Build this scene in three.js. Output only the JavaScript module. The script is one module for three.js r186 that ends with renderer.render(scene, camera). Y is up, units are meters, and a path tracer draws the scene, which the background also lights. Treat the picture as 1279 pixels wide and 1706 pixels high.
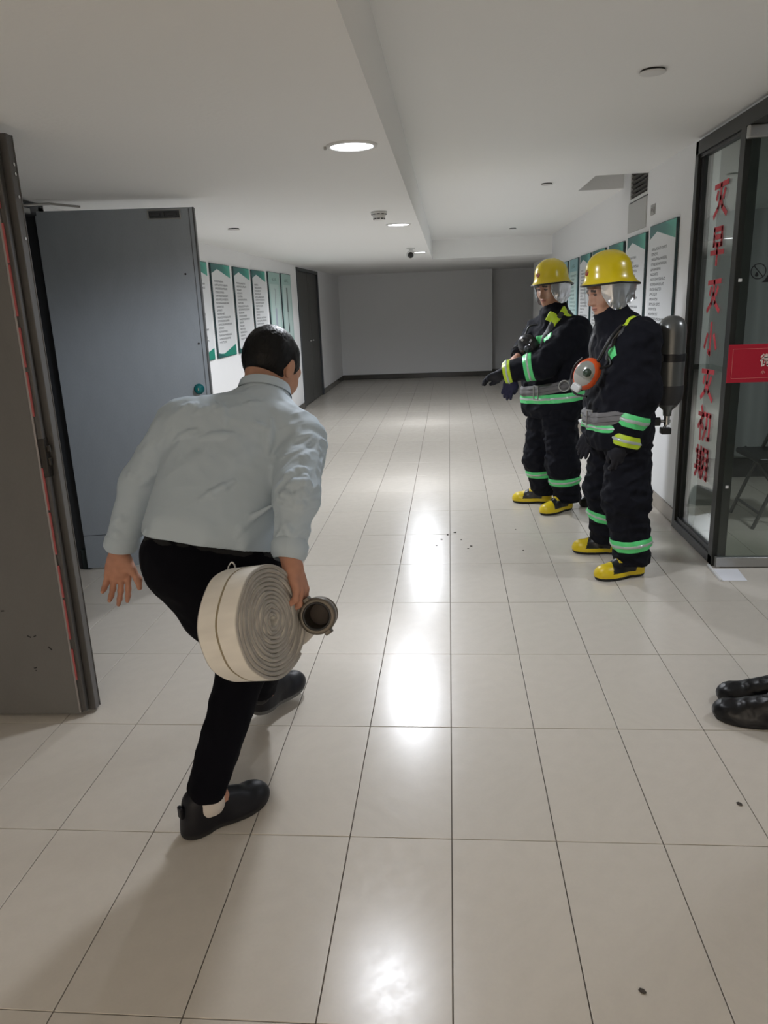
import * as THREE from 'three';
import { mergeGeometries } from 'three/addons/utils/BufferGeometryUtils.js';
import { RoundedBoxGeometry } from 'three/addons/geometries/RoundedBoxGeometry.js';
import { RectAreaLightUniformsLib } from 'three/addons/lights/RectAreaLightUniformsLib.js';
import { createNoise3D } from 'simplex-noise';

// ------------------------------------------------------------------ camera, light, exposure
const scene = new THREE.Scene();
scene.background = new THREE.Color(0, 0, 0);
const W = 1279, H = 1706, FOCAL = 1252;
const camera = new THREE.PerspectiveCamera(2 * Math.atan(H / 2 / FOCAL) * 180 / Math.PI, W / H, 0.05, 60);
camera.rotation.order = 'YXZ';
camera.position.set(0, 1.51, 0);
camera.rotation.set(-0.269, 0.0932, -0.0402);
const renderer = new THREE.WebGLRenderer();
renderer.toneMapping = THREE.LinearToneMapping;
renderer.toneMappingExposure = 1.62;
renderer.shadowMap.enabled = true;
RectAreaLightUniformsLib.init();
const LOW = 2.12, HIGH = 2.385, XL = -2.25, XR = 1.5, STEP = -0.222, ZBACK = -16;
const LAMP = [5.0, 9.8, 10], LAMP_BEHIND = 3.5, LAMP_INNER = 55;
const BEHIND = [[-1.5, 3.0], [-0.4, 3.6], [-1.5, 4.3], [0.9, 3.0], [0.9, 4.3]];
const LAMPS = [[-0.37, -3.22, 'nearest lit round ceiling lamp, the biggest bright disc'], [-0.385, -6.33, 'middle lit round ceiling lamp, behind the smoke detector'], [-0.355, -9.8, 'farthest lit round ceiling lamp, beside the dome camera']];
function areaLight(x, y, z, size, intensity, color = 0xf3f7ff) {
  const l = new THREE.RectAreaLight(color, intensity, size, size);
  l.position.set(x, y, z); l.rotation.x = -Math.PI / 2; scene.add(l);
}
function lampLight(x, y, z, cd, size, color = 0xf3f7ff) {   // wide dome lamp: light leaves in all directions below the ceiling
  const l = new THREE.SpotLight(color, cd, 0, 1.45, .25, 2); l.position.set(x, y, z); l.target.position.set(x, y - 1, z); scene.add(l, l.target);
  l.castShadow = true; l.shadow.radius = size / .02; l.shadow.mapSize.set(1024, 1024);
}

// ------------------------------------------------------------------ helpers
function rng(seed) { let s = seed >>> 0; return () => { s = (s + 0x6d2b79f5) >>> 0; let t = Math.imul(s ^ (s >>> 15), 1 | s); t = (t + Math.imul(t ^ (t >>> 7), 61 | t)) ^ t; return ((t ^ (t >>> 14)) >>> 0) / 4294967296; }; }
const noise3 = createNoise3D(rng(77));
const V = (x, y, z) => new THREE.Vector3(x, y, z);
const used = new Map();
function numbered(n) { const k = used.get(n) || 0; used.set(n, k + 1); return k ? n + '_' + String(k).padStart(3, '0') : n; }
const cur = (o) => { o.castShadow = true; o.receiveShadow = true; return o; };
function tag(o, label, category, group, kind) { Object.assign(o.userData, { label, category }); if (group) o.userData.group = group; if (kind) o.userData.kind = kind; return o; }
function thing(name, label, category, pos = [0, 0, 0], group) { const o = new THREE.Group(); o.name = numbered(name); o.position.set(...pos); scene.add(o); return tag(o, label, category, group); }
function obj(name, geo, mat, parent = scene) { const g = Array.isArray(geo) ? merge(geo) : geo; const m = cur(new THREE.Mesh(g, mat)); m.name = parent === scene ? numbered(name) : name; parent.add(m); return m; }
function struct(name, geo, mat, label, category) { const m = obj(name, geo, mat); m.userData.kind = 'structure'; if (label) tag(m, label, category); return m; }
function merge(list) {
  const l = list.map((g) => { const q = g.index ? g.toNonIndexed() : g; for (const k of Object.keys(q.attributes)) if (!['position', 'normal', 'uv'].includes(k)) q.deleteAttribute(k); if (!q.attributes.uv) q.setAttribute('uv', new THREE.BufferAttribute(new Float32Array(q.attributes.position.count * 2), 2)); return q; });
  return mergeGeometries(l);
}
function box(x0, x1, y0, y1, z0, z1) {
  const g = new THREE.BoxGeometry(x1 - x0, y1 - y0, z1 - z0); g.translate((x0 + x1) / 2, (y0 + y1) / 2, (z0 + z1) / 2);
  const p = g.attributes.position, n = g.attributes.normal, uv = g.attributes.uv;   // uv in metres
  for (let i = 0; i < p.count; i++) { const ax = Math.abs(n.getX(i)), ay = Math.abs(n.getY(i)); if (ax > .5) uv.setXY(i, p.getZ(i), p.getY(i)); else if (ay > .5) uv.setXY(i, p.getX(i), p.getZ(i)); else uv.setXY(i, p.getX(i), p.getY(i)); }
  return g;
}
function rbox(x0, x1, y0, y1, z0, z1, r = .004) { const g = new RoundedBoxGeometry(x1 - x0, y1 - y0, z1 - z0, 2, Math.min(r, (x1 - x0) / 2.1, (y1 - y0) / 2.1, (z1 - z0) / 2.1)); g.translate((x0 + x1) / 2, (y0 + y1) / 2, (z0 + z1) / 2); return g; }
function tube(pts, r, seg = 40, rad = 8, closed = false) { return new THREE.TubeGeometry(new THREE.CatmullRomCurve3(pts.map((p) => V(...p)), closed), seg, r, rad, closed); }
function rod(a, b, r, n = 10) { const A = V(...a), B = V(...b), g = new THREE.CylinderGeometry(r, r, A.distanceTo(B), n); g.applyQuaternion(new THREE.Quaternion().setFromUnitVectors(V(0, 1, 0), B.clone().sub(A).normalize())); g.translate(...A.add(B).multiplyScalar(.5).toArray()); return g; }
const disc = (r, h, n = 40) => new THREE.CylinderGeometry(r, r, h, n);
const lathe = (pts, n = 40) => new THREE.LatheGeometry(pts.map((p) => new THREE.Vector2(p[0], p[1])), n);
const std = (color, rough = .6, extra = {}) => new THREE.MeshStandardMaterial({ color: new THREE.Color().setRGB(...color), roughness: rough, ...extra });
function canvas(w, h, draw) { const c = document.createElement('canvas'); c.width = w; c.height = h; draw(c.getContext('2d'), w, h); const t = new THREE.CanvasTexture(c); t.colorSpace = THREE.SRGBColorSpace; t.wrapS = t.wrapT = THREE.RepeatWrapping; return t; }
function noiseTex(size, fn, srgb = true) { const d = new Uint8Array(size * size * 4); for (let j = 0; j < size; j++) for (let i = 0; i < size; i++) { const v = fn(i / size, j / size), o = (j * size + i) * 4; const a = Array.isArray(v) ? v : [v, v, v]; for (let c = 0; c < 3; c++) d[o + c] = Math.max(0, Math.min(255, a[c] * 255)); d[o + 3] = 255; } const t = new THREE.DataTexture(d, size, size); t.magFilter = THREE.LinearFilter; t.wrapS = t.wrapT = THREE.RepeatWrapping; if (srgb) t.colorSpace = THREE.SRGBColorSpace; t.needsUpdate = true; return t; }
const tn = (u, v, f, s) => { const a = u * 2 * Math.PI, b = v * 2 * Math.PI; return noise3(Math.cos(a) * f + s, Math.sin(a) * f + Math.cos(b) * f, Math.sin(b) * f - s); };

// ------------------------------------------------------------------ materials
const wallBump = noiseTex(256, (u, v) => .5 + .25 * tn(u, v, 6, 3) + .2 * tn(u, v, 18, 9), false);
const wallMat = std([.88, .88, .88], .75, { bumpMap: wallBump, bumpScale: .0008 });
const ceilMat = std([.93, .93, .915], .85, { bumpMap: wallBump, bumpScale: .0006 });
const roughTex = noiseTex(256, (u, v) => .9 + .08 * tn(u, v, 3, 1) + .05 * tn(u, v, 12, 4), false);
const tileMap = noiseTex(256, (u, v) => { const n = .98 + .008 * tn(u, v, 2.5, 21) + .006 * tn(u, v, 14, 5); return [n, n * .995, n * .985]; });
const tileMats = [0, 1, 2, 3].map((i) => new THREE.MeshPhysicalMaterial({ color: new THREE.Color().setRGB(.63 + i * .006, .59 + i * .005, .53 + i * .004), map: tileMap, roughness: .27, roughnessMap: roughTex, ior: 1.5 }));
const groutMat = std([.11, .095, .08], .9);
const frameMat = std([.035, .036, .034], .42, { metalness: .5 });
const doorTex = noiseTex(512, (u, v) => .96 + .012 * tn(u, v, 1.5, 31) + .012 * tn(u, v, 20, 3));
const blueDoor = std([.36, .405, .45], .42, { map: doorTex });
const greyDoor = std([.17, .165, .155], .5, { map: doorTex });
const darkDoor = std([.075, .075, .07], .5, { map: doorTex });
const darkMetal = std([.05, .055, .062], .42, { metalness: .2 });
const chrome = std([.6, .6, .6], .25, { metalness: 1 });
const alu = std([.42, .42, .41], .4, { metalness: .8 });
const whitePlastic = std([.75, .75, .73], .45);
const blackPlastic = std([.012, .012, .013], .4);
const skirtDark = std([.06, .055, .048], .18);
const skirtTan = std([.33, .29, .24], .25);
const glassMat = new THREE.MeshPhysicalMaterial({ color: new THREE.Color().setRGB(.86, .9, .87), transmission: 1, thickness: 0, roughness: .02, ior: 1.5 });
const redPrint = std([.62, .03, .05], .5);

// ------------------------------------------------------------------ floor
{
  const fl = struct('floor', box(-5.2, 4.4, -.12, -.004, -17.5, 5.2), groutMat, 'polished beige tile floor of the corridor', 'floor');
  const X0 = -.014, Z0 = -1.866, g = .0014, r = rng(5);
  const shapes = [0, 1, 2].map((k) => { const b = new RoundedBoxGeometry(.3 - 2 * g, .012, .6 - 2 * g, 1, .0012); const p = b.attributes.position, uv = b.attributes.uv; for (let i = 0; i < p.count; i++) uv.setXY(i, p.getX(i) / 1.1 + k * .37, p.getZ(i) / 1.1 + k * .21); return b; });
  const rest = [];
  for (let j = -12; j < 27; j++) for (let i = -17; i < 15; i++) {
    const x = X0 + (i + .5) * .3, z = Z0 - (j + .5) * .6;
    if (x < XL - 2.2 || x > 4.2 || z < -17.2) continue;
    const vary = (r() - .5) * .0006, mi = Math.floor(r() * 4), k = Math.floor(r() * 3);
    const near = j >= -2 && j < 16 && x > XL - .05 && x < XR + .1 && Math.abs(x) < .45 - z * .62;
    if (near) { const t = obj('tile', shapes[k], tileMats[mi], fl); t.position.set(x, -.006 + vary, z); t.rotation.x = (r() - .5) * .0006; t.rotation.z = (r() - .5) * .0008; }
    else { const b = box(x - .15 + g, x + .15 - g, -.012, vary, z - .3 + g, z + .3 - g); rest.push(b); }
  }
  const m = obj('distant_tiles', rest, tileMats[1], fl); m.userData.kind = 'stuff';
}

// ------------------------------------------------------------------ ceiling and walls
{
  const T = .3;
  const VX = 1.12, VZ0 = -7.06, VZ1 = -6.25;
  struct('ceiling', [
    box(XL - .25, STEP, LOW, LOW + .5, -17.5, 5), box(STEP, 3.6, LOW, LOW + .5, -17.5, -11.6),
    box(STEP, VX, HIGH, HIGH + T, -11.6, 5), box(VX, XR + .12, HIGH, HIGH + T, -11.6, VZ0), box(VX, XR + .12, HIGH, HIGH + T, VZ1, 5),
    box(VX - .05, XR + .3, HIGH + T, HIGH + T + .05, VZ0 - .05, VZ1 + .05),
  ], ceilMat, 'white ceiling with a low bulkhead on one side and a raised bay', 'ceiling');
  struct('wall_left', [
    box(XL - .2, XL, 0, LOW + .02, -11.56, -4.27), box(XL - .2, XL, 2.085, LOW + .02, -4.27, -2.4), box(XL - .2, XL, 0, LOW + .02, -2.4, 5),
    box(XL - .2, XL, 0, LOW + .02, -16.2, -13.44), box(XL - .2, XL, 2.1, LOW + .02, -13.44, -11.56), box(XL - .2, XL - .12, 0, LOW + .02, -13.44, -11.56),
  ], wallMat, 'white wall with a row of posters and two doorways', 'wall');
  struct('wall_right', [
    box(XR, XR + .12, 0, HIGH + .02, -14.05, -7.06), box(XR, XR + .12, 0, HIGH + T + .02, -7.06, -6.795), box(XR, XR + .12, 0, HIGH + .02, -6.2, -5.0), box(XR, XR + .12, 0, 2.225, -6.8, -6.2), box(XR + .06, XR + .12, 2.21, HIGH + T + .02, -6.8, -6.2),
    box(XR, XR + .12, 2.37, HIGH + .02, -5.0, -2.3), box(XR, XR + .12, 0, HIGH + .02, -2.3, 5),
  ], wallMat, 'white wall with a row of posters and a glazed opening', 'wall');
  struct('wall_back', [box(XL - .2, .885, 0, LOW + .02, -16.5, ZBACK), box(.885, 3.6, 0, LOW + .02, -16.8, -16.4), box(3.4, 3.6, 0, LOW + .02, -16.5, -14), box(XR + .1, 3.6, 0, LOW + .02, -14.05, -13.93)], wallMat, 'plain wall in shade closing the far end of the corridor', 'wall');
  struct('wall_front', [box(XL - .2, XR + .12, 0, HIGH + .2, 5, 5.2)], wallMat, 'plain white wall behind the viewer', 'wall');
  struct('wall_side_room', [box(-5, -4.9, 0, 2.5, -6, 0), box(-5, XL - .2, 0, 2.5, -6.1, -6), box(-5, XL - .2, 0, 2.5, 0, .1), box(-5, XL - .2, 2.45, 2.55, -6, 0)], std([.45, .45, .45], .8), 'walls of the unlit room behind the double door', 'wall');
  const inner = std([.47, .49, .47], .7);
  struct('wall_inner_room', [box(XR + .12, 4.3, 0, 2.7, -6.55, -6.4), box(4.1, 4.3, 0, 2.7, -6.5, -.4), box(XR + .12, 4.3, 0, 2.7, -.5, -.4), box(XR + .11, 4.3, 2.6, 2.75, -6.5, -.4)], inner, 'grey walls of the glazed side room', 'wall');
  struct('baseboard_left', [rbox(XL, XL + .012, 0, .1, -11.55, -4.3), rbox(XL, XL + .012, 0, .1, -15.99, -13.46)], skirtDark, 'dark skirting along the left wall', 'baseboard');
  struct('baseboard_back', [rbox(XL, .885, 0, .1, ZBACK, ZBACK + .014), rbox(.89, 3.3, 0, .1, -16.4, -16.386)], skirtDark, 'dark glossy skirting under the far wall', 'baseboard');
  const sk = [];
  for (let z = -13.98; z < -5.05; z += .6) sk.push(rbox(XR - .012, XR, 0, .1, z + .002, Math.min(z + .598, -4.98), .002));
  const br = struct('baseboard_right', box(XR - .004, XR, 0, .1, -14, -4.98), groutMat, 'tan tile skirting along the right wall', 'baseboard');
  sk.forEach((g) => obj('tile', g, skirtTan, br));
  struct('baseboard_inner', [box(XR + .13, 4.1, 0, .16, -6.4, -6.38)], std([.035, .035, .034], .5), 'dark skirting inside the glazed room', 'baseboard');
}

// ------------------------------------------------------------------ doors
{ // double door: far leaf (blue, lit) and near leaf (seen from its shaded face); both stand open across the corridor
  const fr = thing('door_1', 'dark steel frame of the open double door', 'door frame'); fr.userData.kind = 'structure';
  obj('frame', [rbox(XL - .21, XL + .02, 0, 2.1, -4.30, -4.235, .004), rbox(XL - .21, XL + .02, 0, 2.1, -2.43, -2.375, .004), rbox(XL - .21, XL + .02, 2.05, 2.115, -4.30, -2.375, .004), rbox(XL - .14, XL - .1, 0, 2.06, -4.24, -4.215, .003)], darkMetal, fr);
  obj('closer_arm', [rod([XL - .05, 2.075, -4.0], [XL + .13, 2.1, -4.16], .007), rod([XL + .13, 2.1, -4.16], [XL + .27, 2.085, -4.22], .006), rbox(XL - .06, XL + .05, 2.045, 2.075, -4.1, -3.97)], alu, fr);
  obj('rubber_stop', rbox(XL - .03, XL + .015, 0, .13, -4.235, -4.222), std([.02, .03, .03], .7), fr);

  const far = thing('door_leaf', 'blue-grey steel door leaf, open and fully in view, with a teal lock knob', 'door', [XL + .01, 0, -4.21]);
  far.rotation.y = .17;   // local +x runs along the leaf
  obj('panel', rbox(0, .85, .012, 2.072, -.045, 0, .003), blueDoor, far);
  obj('edge_strip', [rbox(.805, .853, .012, 2.072, -.05, -.045), rbox(.825, .829, .02, 2.065, -.001, .0015), rbox(.848, .856, .012, 2.072, -.047, .003, .002)], std([.09, .095, .1], .45), far);
  obj('flush_bolt', [rbox(.61, .775, 2.02, 2.055, -.002, .006), rbox(.62, .67, 2.03, 2.046, .004, .012), rbox(.7, .765, 2.03, 2.046, .004, .012), rbox(.675, .695, 2.026, 2.05, .004, .016)], darkMetal, far).userData.label = 'dark metal bolt near the top edge';
  obj('bolt_plate', [rbox(.603, .782, 2.013, 2.0165, -.001, .008, .001), rbox(.603, .782, 2.0585, 2.062, -.001, .008, .001), rbox(.603, .607, 2.013, 2.062, -.001, .008, .001), rbox(.778, .782, 2.013, 2.062, -.001, .008, .001)], alu, far);
  const kn = obj('lock_knob', lathe([[0, .03], [.018, .03], [.0225, .026], [.0235, .012], [.03, .006], [.031, 0]], 24).rotateX(Math.PI / 2), std([.005, .16, .17], .3, { metalness: .3 }), far); kn.position.set(.785, 1.075, 0); kn.userData.label = 'teal lock knob';
  obj('keyhole', [rbox(-.002, .002, -.008, .008, .029, .0315, .0005).translate(.785, 1.075, 0)], chrome, far);
  for (const [x, y] of [[.775, 1.72], [.81, 1.335]]) obj('bolt_hole', disc(.006, .004, 12).rotateX(Math.PI / 2).translate(x, y, .001), blackPlastic, far);
  obj('seam', [box(.0, .85, .22, .2225, -.001, .0012)], darkMetal, far);

  const near = thing('door_leaf', 'grey steel door leaf in shade with a red seal along its edge and scuff marks', 'door', [XL + .01, 0, -2.5]);
  near.rotation.y = .02;
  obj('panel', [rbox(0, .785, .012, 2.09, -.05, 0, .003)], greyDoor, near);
  obj('edge_strip', [rbox(.785, .806, .02, 2.085, -.028, -.002), rbox(.785, .83, .012, 2.09, -.066, -.03, .003), rbox(.8, .832, .012, 2.09, -.072, -.066)], std([.1, .095, .09], .35, { metalness: .4 }), near);
  const seg = rng(9), seals = []; for (let y = .16; y < 1.86; y += .17) if (Math.abs(y - 1.02) > .1) seals.push(rbox(.7845, .792, y, y + .12 + seg() * .05, -.004, .0035, .001));
  obj('seal', seals, std([.44, .1, .1], .6), near).userData.label = 'red rubber seal along the edge';
  obj('seal_channel', [rbox(.779, .786, .02, 2.08, -.006, .004, .001)], std([.35, .32, .31], .4, { metalness: .5 }), near);
  obj('latch', [rbox(.786, .81, .96, 1.1, -.03, .001), rbox(.8, .818, 1.0, 1.03, -.024, -.008), rbox(.8, .822, 1.05, 1.075, -.02, -.008)], std([.05, .045, .04], .35, { metalness: .8 }), near);
  for (const dy of [0, .07, .1, -.13]) obj('screw', disc(.0055, .003, 12).rotateZ(Math.PI / 2).translate(.832, 1.9 + dy, -.05), chrome, near);
  const sc = rng(3), marks = []; for (let i = 0; i < 9; i++) { const x = .3 + sc() * .46, y = .2 + sc() * .3, l = .002 + sc() * .008; marks.push(box(-l, l, -.0025, .0025, -.0002, .0005).rotateZ(sc() * 3).translate(x, y, .0005)); }
  obj('scuff', marks, blackPlastic, near).userData.kind = 'stuff';

  const d2 = thing('door_2', 'closed dark grey double door at the far end of the left wall', 'door', [0, 0, 0]); d2.userData.kind = 'structure';
  obj('frame', [rbox(XL - .1, XL + .012, 0, 2.1, -11.62, -11.56), rbox(XL - .1, XL + .012, 0, 2.1, -13.44, -13.38), rbox(XL - .1, XL + .012, 2.05, 2.1, -13.44, -11.56)], darkMetal, d2);
  for (const [a, b] of [[-12.495, -11.625], [-13.375, -12.505]]) { const lf = obj('leaf', [rbox(XL - .06, XL - .015, .01, 2.05, a, b), rbox(XL - .016, XL - .012, .15, 1.9, a + .12, b - .12, .002)], darkDoor, d2); obj('handle', a > -12.6 ? [rbox(XL - .012, XL + .02, .98, 1.0, a + .05, a + .15)] : [rbox(XL - .012, XL + .02, .98, 1.0, b - .15, b - .05)], chrome, lf); }
}

// ------------------------------------------------------------------ glazed opening on the right
{
  const w = thing('window_1', 'dark framed glass side panel with a column of red characters', 'window'); w.userData.kind = 'structure';
  const X = 1.47;
  obj('frame', [rbox(X, X + .09, 0, 2.36, -4.99, -4.935, .003), rbox(X, X + .09, 2.285, 2.36, -4.99, -2.3, .003), rbox(X, X + .07, 0, .055, -4.94, -4.2, .003), rbox(X, X + .075, 0, 2.29, -4.265, -4.195, .003), rbox(X, X + .09, 0, 2.29, -2.36, -2.3, .003)], frameMat, w);
  obj('bead', [rbox(X + .012, X + .04, .055, .085, -4.94, -4.26, .002), rbox(X + .02, X + .04, .05, 2.29, -4.935, -4.895, .002), rbox(X + .012, X + .04, 2.265, 2.29, -4.94, -4.26, .002), rbox(X + .012, X + .018, .08, 2.28, -4.29, -4.265, .002)], std([.02, .02, .022], .4, { metalness: .4 }), w);
  obj('pane', box(X + .03, X + .036, .07, 2.28, -4.92, -4.24), glassMat, w);
  const dr = thing('glass_door', 'frameless glass door leaf with silver rails, swung open beside the dark post', 'door', [X, 0, -4.17]);
  obj('pane', box(.02, .87, .06, 2.27, -.006, .006), glassMat, dr);
  obj('bottom_rail', rbox(.012, .88, .006, .062, -.018, .018, .003), alu, dr);
  obj('top_rail', rbox(.0, .88, 2.225, 2.285, -.022, .022, .006), alu, dr);
  obj('hinge', [rod([.03, 2.28, 0], [.03, 2.3, 0], .01), rod([.03, 0, 0], [.03, .01, 0], .012)], chrome, dr);
  obj('sticker', [box(-.009, .009, -.008, .008, 0, .001).translate(.018, 1.56, .008), box(-.008, .008, -.008, .008, 0, .001).translate(.04, .47, .008)], whitePlastic, dr);

  // strokes in a 1 x 1 box, y up; each character is a thin vinyl piece on the pane
  const S = {
    mie: [[[.08, .82], [.92, .86]], [[.28, .66], [.22, .5]], [[.76, .68], [.66, .5]], [[.5, .84], [.48, .5], [.36, .25], [.1, .03]], [[.5, .5], [.62, .26], [.92, .04]]],
    zao: [[[.24, .95], [.24, .52]], [[.24, .95], [.76, .95], [.76, .52]], [[.24, .74], [.76, .74]], [[.24, .53], [.76, .53]], [[.08, .32], [.92, .32]], [[.5, .53], [.5, .0]]],
    xiao: [[[.5, .95], [.5, .08], [.38, .14]], [[.26, .62], [.1, .26]], [[.74, .62], [.92, .28]]],
    chu: [[[.24, .98], [.32, .86]], [[.06, .76], [.42, .76], [.06, .36]], [[.25, .56], [.25, .0]], [[.28, .5], [.42, .36]], [[.48, .8], [.92, .8], [.88, .1], [.76, .08]], [[.68, .8], [.66, .4], [.46, .04]]],
    qi: [[[.04, .8], [.52, .8]], [[.16, .96], [.16, .3]], [[.42, .96], [.42, .3]], [[.16, .64], [.42, .64]], [[.16, .47], [.42, .47]], [[.02, .29], [.54, .29]], [[.18, .22], [.06, .04]], [[.38, .22], [.5, .06]], [[.62, .93], [.62, .4], [.54, .04]], [[.62, .93], [.92, .93], [.92, .08], [.82, .1]], [[.62, .66], [.92, .66]], [[.62, .4], [.92, .4]]],
    wei: [[[.22, .96], [.04, .74]], [[.24, .7], [.02, .44]], [[.15, .54], [.15, .0]], [[.34, .92], [.34, .7], [.6, .7], [.6, .92]], [[.47, .98], [.47, .7]], [[.32, .58], [.62, .58]], [[.38, .44], [.56, .44]], [[.38, .44], [.36, .2], [.28, .04]], [[.56, .44], [.56, .1], [.66, .14]], [[.76, .96], [.66, .64]], [[.72, .76], [.98, .76]], [[.9, .76], [.82, .36], [.62, .0]], [[.72, .58], [.82, .3], [.98, .02]]],
  };
  const glyph = (strokes, wd, ht, th, flip) => { const out = []; for (const s of strokes) for (let i = 0; i + 1 < s.length; i++) { const a = [(s[i][0] - .5) * wd, (s[i][1] - .5) * ht], b = [(s[i + 1][0] - .5) * wd, (s[i + 1][1] - .5) * ht], L = Math.hypot(b[0] - a[0], b[1] - a[1]), g = box(-L / 2 - th * .35, L / 2 + th * .35, -th / 2, th / 2, 0, .0008); g.rotateZ(Math.atan2(b[1] - a[1], b[0] - a[0])).translate((a[0] + b[0]) / 2, (a[1] + b[1]) / 2, 0); out.push(g); } return out; };
  const col = [['mie', 2.005], ['zao', 1.755], ['mie', 1.495], ['xiao', 1.245], ['mie', .995], ['chu', .755], ['qi', .52]];
  for (const [k, y] of col) { const g = obj('character', glyph(S[k], .235, .195, .027), redPrint, w); g.rotation.y = -Math.PI / 2; g.position.set(X + .028, y, -4.575); g.userData.label = 'red painted character on the glass'; }

  const sg = thing('door_sign', 'red plastic sign with a gold border on the glass door', 'sign', [1.455, 1.04, -4.15]);
  obj('board', rbox(0, .42, 0, .198, -.003, .003, .002), std([.42, .012, .03], .35), sg);
  obj('border', [box(.022, .398, .022, .0235, .003, .0036), box(.022, .398, .174, .1755, .003, .0036), box(.022, .0235, .022, .175, .003, .0036), box(.3965, .398, .022, .175, .003, .0036)], std([.7, .22, .2], .4), sg);
  const wg = obj('character', glyph(S.wei, .062, .062, .007), std([.72, .62, .55], .4), sg); wg.position.set(.195, .115, .0032);
  const w2 = obj('character', glyph(S.xiao, .022, .024, .003), std([.7, .35, .3], .4), sg); w2.position.set(.182, .053, .0032);

  // dark warning print on the glass: a barred circle with a flame, and a flared black shape
  const pr = thing('warning_decal', 'dark no-fire circle and black flared shape printed on the glass door', 'decal', [1.575, 1.6, -4.162]);
  obj('circle', new THREE.RingGeometry(.034, .039, 40).toNonIndexed(), blackPlastic, pr);
  obj('bar', box(-.037, .037, -.0025, .0025, 0, .0006).rotateZ(-.85), blackPlastic, pr);
  const fs = new THREE.Shape(); fs.moveTo(0, .012); fs.quadraticCurveTo(.012, 0, .008, -.008); fs.quadraticCurveTo(0, -.016, -.008, -.008); fs.quadraticCurveTo(-.01, 0, 0, .012);
  obj('flame', new THREE.ExtrudeGeometry(fs, { depth: .0006, bevelEnabled: false }).translate(-.008, -.014, 0), blackPlastic, pr);
  const bs = new THREE.Shape(); bs.moveTo(.055, .07); bs.lineTo(.078, .07); bs.lineTo(.072, .03); bs.lineTo(.082, -.055); bs.lineTo(.02, -.055); bs.quadraticCurveTo(.055, -.03, .06, .03); bs.lineTo(.055, .07);
  obj('silhouette', new THREE.ExtrudeGeometry(bs, { depth: .0006, bevelEnabled: false }), blackPlastic, pr);

  // inside the room
  const ch = thing('folding_chair', 'grey steel folding chair with a black seat behind the glass door', 'chair', [2.16, 0, -5.1]);
  const cm = std([.12, .12, .12], .4, { metalness: .5 });
  for (const z of [-.2, .2]) { obj('leg', rod([-.2, 0, z], [.1, .78, z], .012), cm, ch); obj('leg', rod([.22, 0, z], [-.14, .47, z], .012), cm, ch); }
  for (const [x, y] of [[-.16, .1], [.17, .07]]) obj('stretcher', rod([x, y, -.2], [x, y, .2], .01), cm, ch);
  obj('seat', rbox(-.2, .2, .43, .47, -.21, .21, .015), blackPlastic, ch); obj('backrest', rbox(.07, .1, .56, .82, -.21, .21, .012), blackPlastic, ch);
  const cu = []; const cs = new THREE.PlaneGeometry(1.5, 1.9, 120, 4), cp = cs.attributes.position; for (let i = 0; i < cp.count; i++) { const x = cp.getX(i); cp.setZ(i, .04 * Math.sin(x * 26) + .02 * Math.sin(x * 11 + 1)); } cs.computeVertexNormals(); cs.translate(3.05, 1.15, -6.3);
  const cu1 = obj('curtain', cs, std([.3, .31, .31], .9, { side: THREE.DoubleSide })); tag(cu1, 'grey pleated curtain inside the glazed room', 'curtain');
  areaLight(2.9, 2.58, -3.6, .3, LAMP_INNER);
  const il = thing('ceiling_light', 'round lamp on the ceiling of the glazed room', 'lamp', [2.9, 2.6, -3.6]);
  obj('diffuser', disc(.17, .014, 40).translate(0, -.006, 0), new THREE.MeshStandardMaterial({ color: 0xffffff, emissive: 0xf3f7ff, emissiveIntensity: 1 }), il);
}

// ------------------------------------------------------------------ ceiling fittings
for (const [i, [x, z, label]] of LAMPS.entries()) {
  const t = thing('ceiling_light', label, 'lamp', [x, LOW, z], 'lit round ceiling lamps');
  obj('trim_ring', lathe([[.084, 0], [.084, -.006], [.09, -.009], [.1, -.006], [.102, 0]], 48), whitePlastic, t);
  obj('diffuser', lathe([[0, -.009], [.06, -.0085], [.084, -.005], [.084, 0]], 48), new THREE.MeshStandardMaterial({ color: 0xffffff, emissive: 0xf6f9ff, emissiveIntensity: 3.5, side: THREE.DoubleSide }), t);
  if (z > -4) obj('clip', [rbox(-.112, -.102, -.012, 0, -.006, .006, .002)], alu, t);
  lampLight(x, LOW - .016, z, LAMP[i], .085);
}
const WHERE = ['by the left wall, nearer', 'over the middle', 'by the left wall, farther', 'by the right wall, nearer', 'by the right wall, farther'];
BEHIND.forEach(([x, z], i) => {
  const y = x < STEP ? LOW : HIGH; lampLight(x, y - .016, z, LAMP_BEHIND, .11, 0xfff0de);
  const t = thing('ceiling_light', 'round lobby ceiling lamp behind the viewer, ' + WHERE[i], 'lamp', [x, y, z], 'lobby ceiling lamps');
  obj('diffuser', lathe([[0, -.009], [.07, -.0085], [.11, -.005], [.11, 0]], 48), new THREE.MeshStandardMaterial({ color: 0xffffff, emissive: 0xfff0de, emissiveIntensity: 3, side: THREE.DoubleSide }), t);
});
function offLamp(x, y, z, r, label) {
  const t = thing('recessed_light', label, 'lamp', [x, y, z], 'unlit recessed ceiling lamps');
  obj('neck', lathe([[r * .9, 0], [r * .9, -.008]], 40), std([.03, .028, .026], .9, { side: THREE.DoubleSide }), t);
  obj('plate', lathe([[0, -.0075], [r, -.0075], [r * 1.01, -.009], [r * .98, -.0115], [r * .6, -.0135], [0, -.014]], 40), std([.72, .71, .69], .5), t);
}
offLamp(.84, HIGH, -3.5, .053, 'unlit recessed lamp in the raised ceiling nearest the viewer');
offLamp(.79, HIGH, -6.52, .046, 'unlit recessed lamp in the raised ceiling beside the air vent');
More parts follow.
